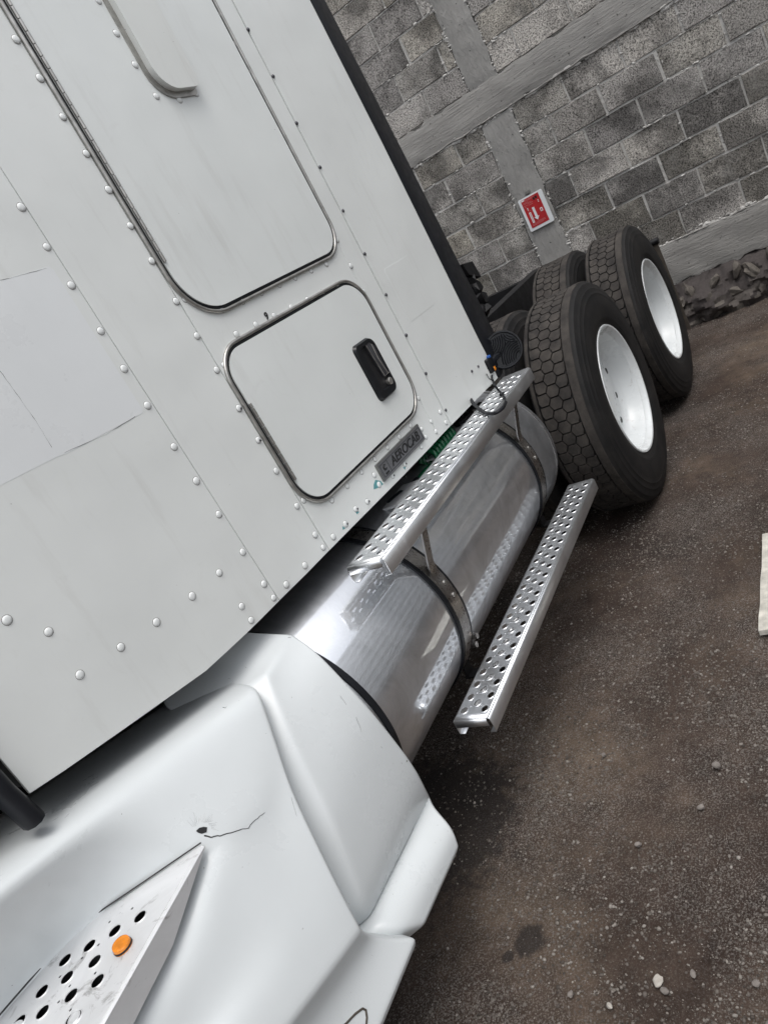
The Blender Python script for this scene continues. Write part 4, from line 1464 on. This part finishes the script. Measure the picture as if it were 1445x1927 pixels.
link('cable_tray', mesh(bm), truck, None, M_CHASSIS)
# ragged fittings that peep out behind the extender
bm = bmesh.new()
for px, py, r_ in ((893, 545, .05), (900, 565, .05), (907, 585, .045), (884, 530, .035)):
    p = at(px, py, 1, 1.72)
    bmesh.ops.create_icosphere(bm, subdivisions=2, radius=r_, matrix=Matrix.Translation(p))
for v in bm.verts:
    v.co += Vector((noise.noise(v.co * 22), noise.noise(v.co * 25 + Vector((3, 0, 0))), noise.noise(v.co * 24 + Vector((0, 4, 0))))) * .028
link('air_fittings', mesh(bm, 'fit', 30), truck, None, M_CHASSIS)
bm = bmesh.new()
prism(bm, [(.0, .0), (.14, .05), (.16, .12), (.02, .10)], 0, .03)
link('fitting_guard', mesh(bm), truck, Matrix.Translation(at(897, 525, 1, 1.72)) @ Matrix.Rotation(PI, 4, 'Z'), M_CHASSIS)
# mud flap and its hanger
bm = bmesh.new()
tube(bm, [(5.20, .985, -.735), (5.20, 1.80, -.735)], .022, 10)
link('flap_hanger', mesh(bm, 'hanger', 50), truck, None, M_CHASSIS)
bm = bmesh.new()
box(bm, (5.195, .995, -1.36), (5.207, 1.60, -.75))
link('mud_flap', mesh(bm), truck, None, M_FLAP)
# far side, unseen: tank and slabs added to keep light from underneath
link('far_tank_blocker', lathe([(.6, .001), (.6, .311), (2.68, .311), (2.68, .001)], 'x', 40), truck, Matrix.Translation((0, 2.93, TZ)), M_TANK)
bm = bmesh.new()
box(bm, (-1.0, 3.20, -1.25), (1.0, 3.24, -.55))
box(bm, (-1.2, 1.75, -1.05), (.55, 3.0, -.60))
link('far_fairing_blocker', mesh(bm), truck, None, M_CHASSIS)
bm = bmesh.new()
box(bm, (.3, 1.90, -1.12), (2.2, 2.46, -.62))
box(bm, (2.2, 2.08, -1.0), (4.4, 2.30, -.80))
box(bm, (2.75, 3.10, -1.50), (5.1, 3.40, -.55))
link('drivetrain_blocker', mesh(bm), truck, None, M_CHASSIS)  # gearbox and shaft boxes plus a far slab, added to darken the ground
# between sleeper and tank: battery box, pale plates for the tank's sky glint, green hose, black pipe
bm = bmesh.new()
box(bm, (1.18, 1.50, -.90), (1.66, 1.77, -.66))
box(bm, (1.22, 1.53, -.658), (1.60, 1.72, -.63))
link('equipment_box', mesh(bm), truck, None, M_CHASSIS)
bm = bmesh.new()
box(bm, (2.02, 1.232, -.640), (2.56, 1.322, -.634))
box(bm, (1.70, 1.240, -.642), (1.86, 1.322, -.635))
link('tank_glint_plate', mesh(bm), truck, None, M_STEPD)  # pale plates standing in for sky reflected on the tank top
bm = bmesh.new()
pts = []
h0, h1 = at(806, 868, 2, -.632), at(843, 818, 2, -.622)
for k in range(170):
    t = k / 169
    a = t * 2 * PI * 8
    c = h0.lerp(h1, t)
    pts.append(c + Vector((.010 * math.sin(a), .030 * math.cos(a), .032 * math.sin(a))))
tube(bm, pts, .0085, 7)
tube(bm, [h0 + Vector((0, 0, -.02)), at(800, 888, 2, -.645), at(788, 903, 2, -.652), at(780, 912, 2, -.655)], .011, 8)
hose = link('coiled_hose', mesh(bm, 'hose', 60), truck, None, M_GREEN)
bm = bmesh.new()
s0, s1, s2 = at(787, 905, 2, -.650), at(762, 930, 2, -.652), at(733, 955, 2, -.652)
tube(bm, [s0, s1], .013, 12)
tube(bm, [s1, s1.lerp(s2, .1), s2], [.015, .021, .021], 12)
for k in range(12):
    c = s0.lerp(s1, k / 13)
    tube(bm, [c, c.lerp(s1, .04)], .0155, 12)
link('hose_sleeve', mesh(bm, 'sleeve', 40), truck, None, M_BLACK)
bm = bmesh.new()
q = at(760, 905, 2, -.64)
box(bm, (q.x - .004, q.y - .016, q.z - .02), (q.x + .004, q.y + .016, q.z + .016))
link('hose_clip', mesh(bm), truck, None, M_STRAP)
bm = bmesh.new()
for k, (x, y, z, r_) in enumerate([(*at(a_, b_, 2, -.625), r_) for a_, b_, r_ in ((866, 792, .022), (876, 782, .020), (884, 772, .022), (893, 770, .016))]):
    bmesh.ops.create_icosphere(bm, subdivisions=2, radius=r_, matrix=Matrix.Translation((x, y, z)))
tube(bm, [at(860, 800, 2, -.625), at(905, 760, 2, -.625)], .011, 8)
for v in bm.verts:
    v.co += Vector((noise.noise(v.co * 50), noise.noise(v.co * 55), noise.noise(v.co * 52))) * .008
link('valve_fitting', mesh(bm, 'valve', 40), truck, None, M_CHASSIS)
bm = bmesh.new()
tube(bm, [at(867, 771, 2, -.62), at(893, 773, 2, -.62)], .005, 8)
link('brass_pipe', mesh(bm, 'pipe', 60), truck, None, M_SEAL)

# ------------------------------------------------------------------ work lamp at the rear corner
lc = at(947, 658, 0, 2.66)
ln = (-lc).normalized()
ax = Vector((-.80, -.52, .28)).normalized()
rot = ax.to_track_quat('-Y', 'Z').to_matrix().to_4x4()
ML = Matrix.Translation(lc) @ rot
RL = .074
lamp = link('work_lamp', lathe([(.028, .001), (.028, RL * .9), (.022, RL), (-.004, RL), (-.008, RL * .97), (-.008, RL * .90), (-.002, RL * .87), (-.002, .001)], 'y', 48, False, 35), truck, ML, M_BLACKP)
lamp['label'] = 'round black work lamp with ribbed back'
bm = bmesh.new()
for s, c0 in ((1, (-.05, .055)), (-1, (.05, -.055)), (0, (.062, .05))):
    for k in range(1, 8):
        r_ = .014 + k * .0088
        arc = []
        for t in np.linspace(0, 2 * PI, 60):
            x, z = c0[0] + r_ * math.cos(t), c0[1] + r_ * math.sin(t)
            if math.hypot(x, z) < RL * .84 and (s != 0 or k < 4):
                if s == 1 and x - z > .018 or s == -1 and x - z < -.018:
                    continue
                arc.append((x, -.006, z))
            elif len(arc) > 2:
                tube(bm, arc, .0022, 5, False, (1, 1.6))
                arc = []
            else:
                arc = []
        if len(arc) > 2:
            tube(bm, arc, .0022, 5, False, (1, 1.6))
link('cooling_fin', mesh(bm, 'fin', 50), lamp, ML, M_BLACKP)
bm = bmesh.new()
e0 = Vector((2.55, 1.215, -.515))
tube(bm, [e0, e0.lerp(lc, .5) + Vector((0, .01, -.01)), lc + ax * -.02], .013, 6)
link('lamp_bracket', mesh(bm, 'brk', 40), truck, None, M_BLACK)
bm = bmesh.new()
cable = [at(930, 690, 0, 2.60), at(925, 706, 0, 2.56), at(929, 722, 1, 1.12), at(938, 735, 2, -.585), at(945, 744, 2, -.590), at(950, 751, 2, -.592)]
def smooth_path(pts, n=8):
    out = []
    P = [pts[0]] + pts + [pts[-1]]
    for i in range(1, len(P) - 2):
        p0, p1, p2, p3 = (Vector(q) for q in P[i - 1:i + 3])
        for k in range(n):
            t = k / n
            out.append(.5 * ((2 * p1) + (-p0 + p2) * t + (2 * p0 - 5 * p1 + 4 * p2 - p3) * t * t + (-p0 + 3 * p1 - 3 * p2 + p3) * t ** 3))
    return out + [Vector(pts[-1])]
tube(bm, smooth_path(cable), .0042, 7)
loop = [at(951, 757, 2, -.590), at(945, 768, 2, -.588), at(932, 777, 2, -.588), at(917, 778, 2, -.588), at(903, 771, 2, -.586), at(893, 762, 2, -.580), at(886, 752, 2, -.57), at(880, 742, 2, -.57)]
tube(bm, smooth_path(loop), .0062, 7)
link('lamp_cable', mesh(bm, 'cable', 60), truck, None, M_BLACK)
bm = bmesh.new()
tube(bm, smooth_path([at(918, 690, 0, 2.54), at(915, 702, 0, 2.53), at(921, 713, 1, 1.14), at(929, 716, 1, 1.12)]), .0018, 6)
tube(bm, smooth_path([at(943, 741, 2, -.588), at(950, 749, 2, -.592), at(949, 757, 2, -.592)]), .0030, 6)
bmesh.ops.create_icosphere(bm, subdivisions=1, radius=.010, matrix=Matrix.Translation(at(944, 742, 2, -.588)))
link('cable_tie', mesh(bm, 'tie', 60), truck, None, M_BLACK)

# ------------------------------------------------------------------ across the yard, behind the photographer: a ribbed sheet wall, seen mirrored in the tank
yard = thing('ribbed_sheet_wall', 'pale ribbed sheet metal wall opposite the truck, mirrored in the polished tank', 'wall', (1.5, -1.75, GZ))
bm = bmesh.new()
prof = []
z = GZ
while z < 1.35:
    prof += [(-1.90, z), (-1.90, z + .15), (-1.76, z + .20), (-1.76, z + .33)]
    z += .37
for (y0, z0), (y1, z1) in zip(prof[:-1], prof[1:]):
    vs = [bm.verts.new(p) for p in ((.9, y0, z0), (5.4, y0, z0), (5.4, y1, z1), (.9, y1, z1))]
    bm.faces.new(vs)
bmesh.ops.remove_doubles(bm, verts=bm.verts, dist=.0001)
o = link('ribbed_sheet', mesh(bm), yard, None, M_CORR)
so = o.modifiers.new('solid', 'SOLIDIFY')
so.thickness = .02
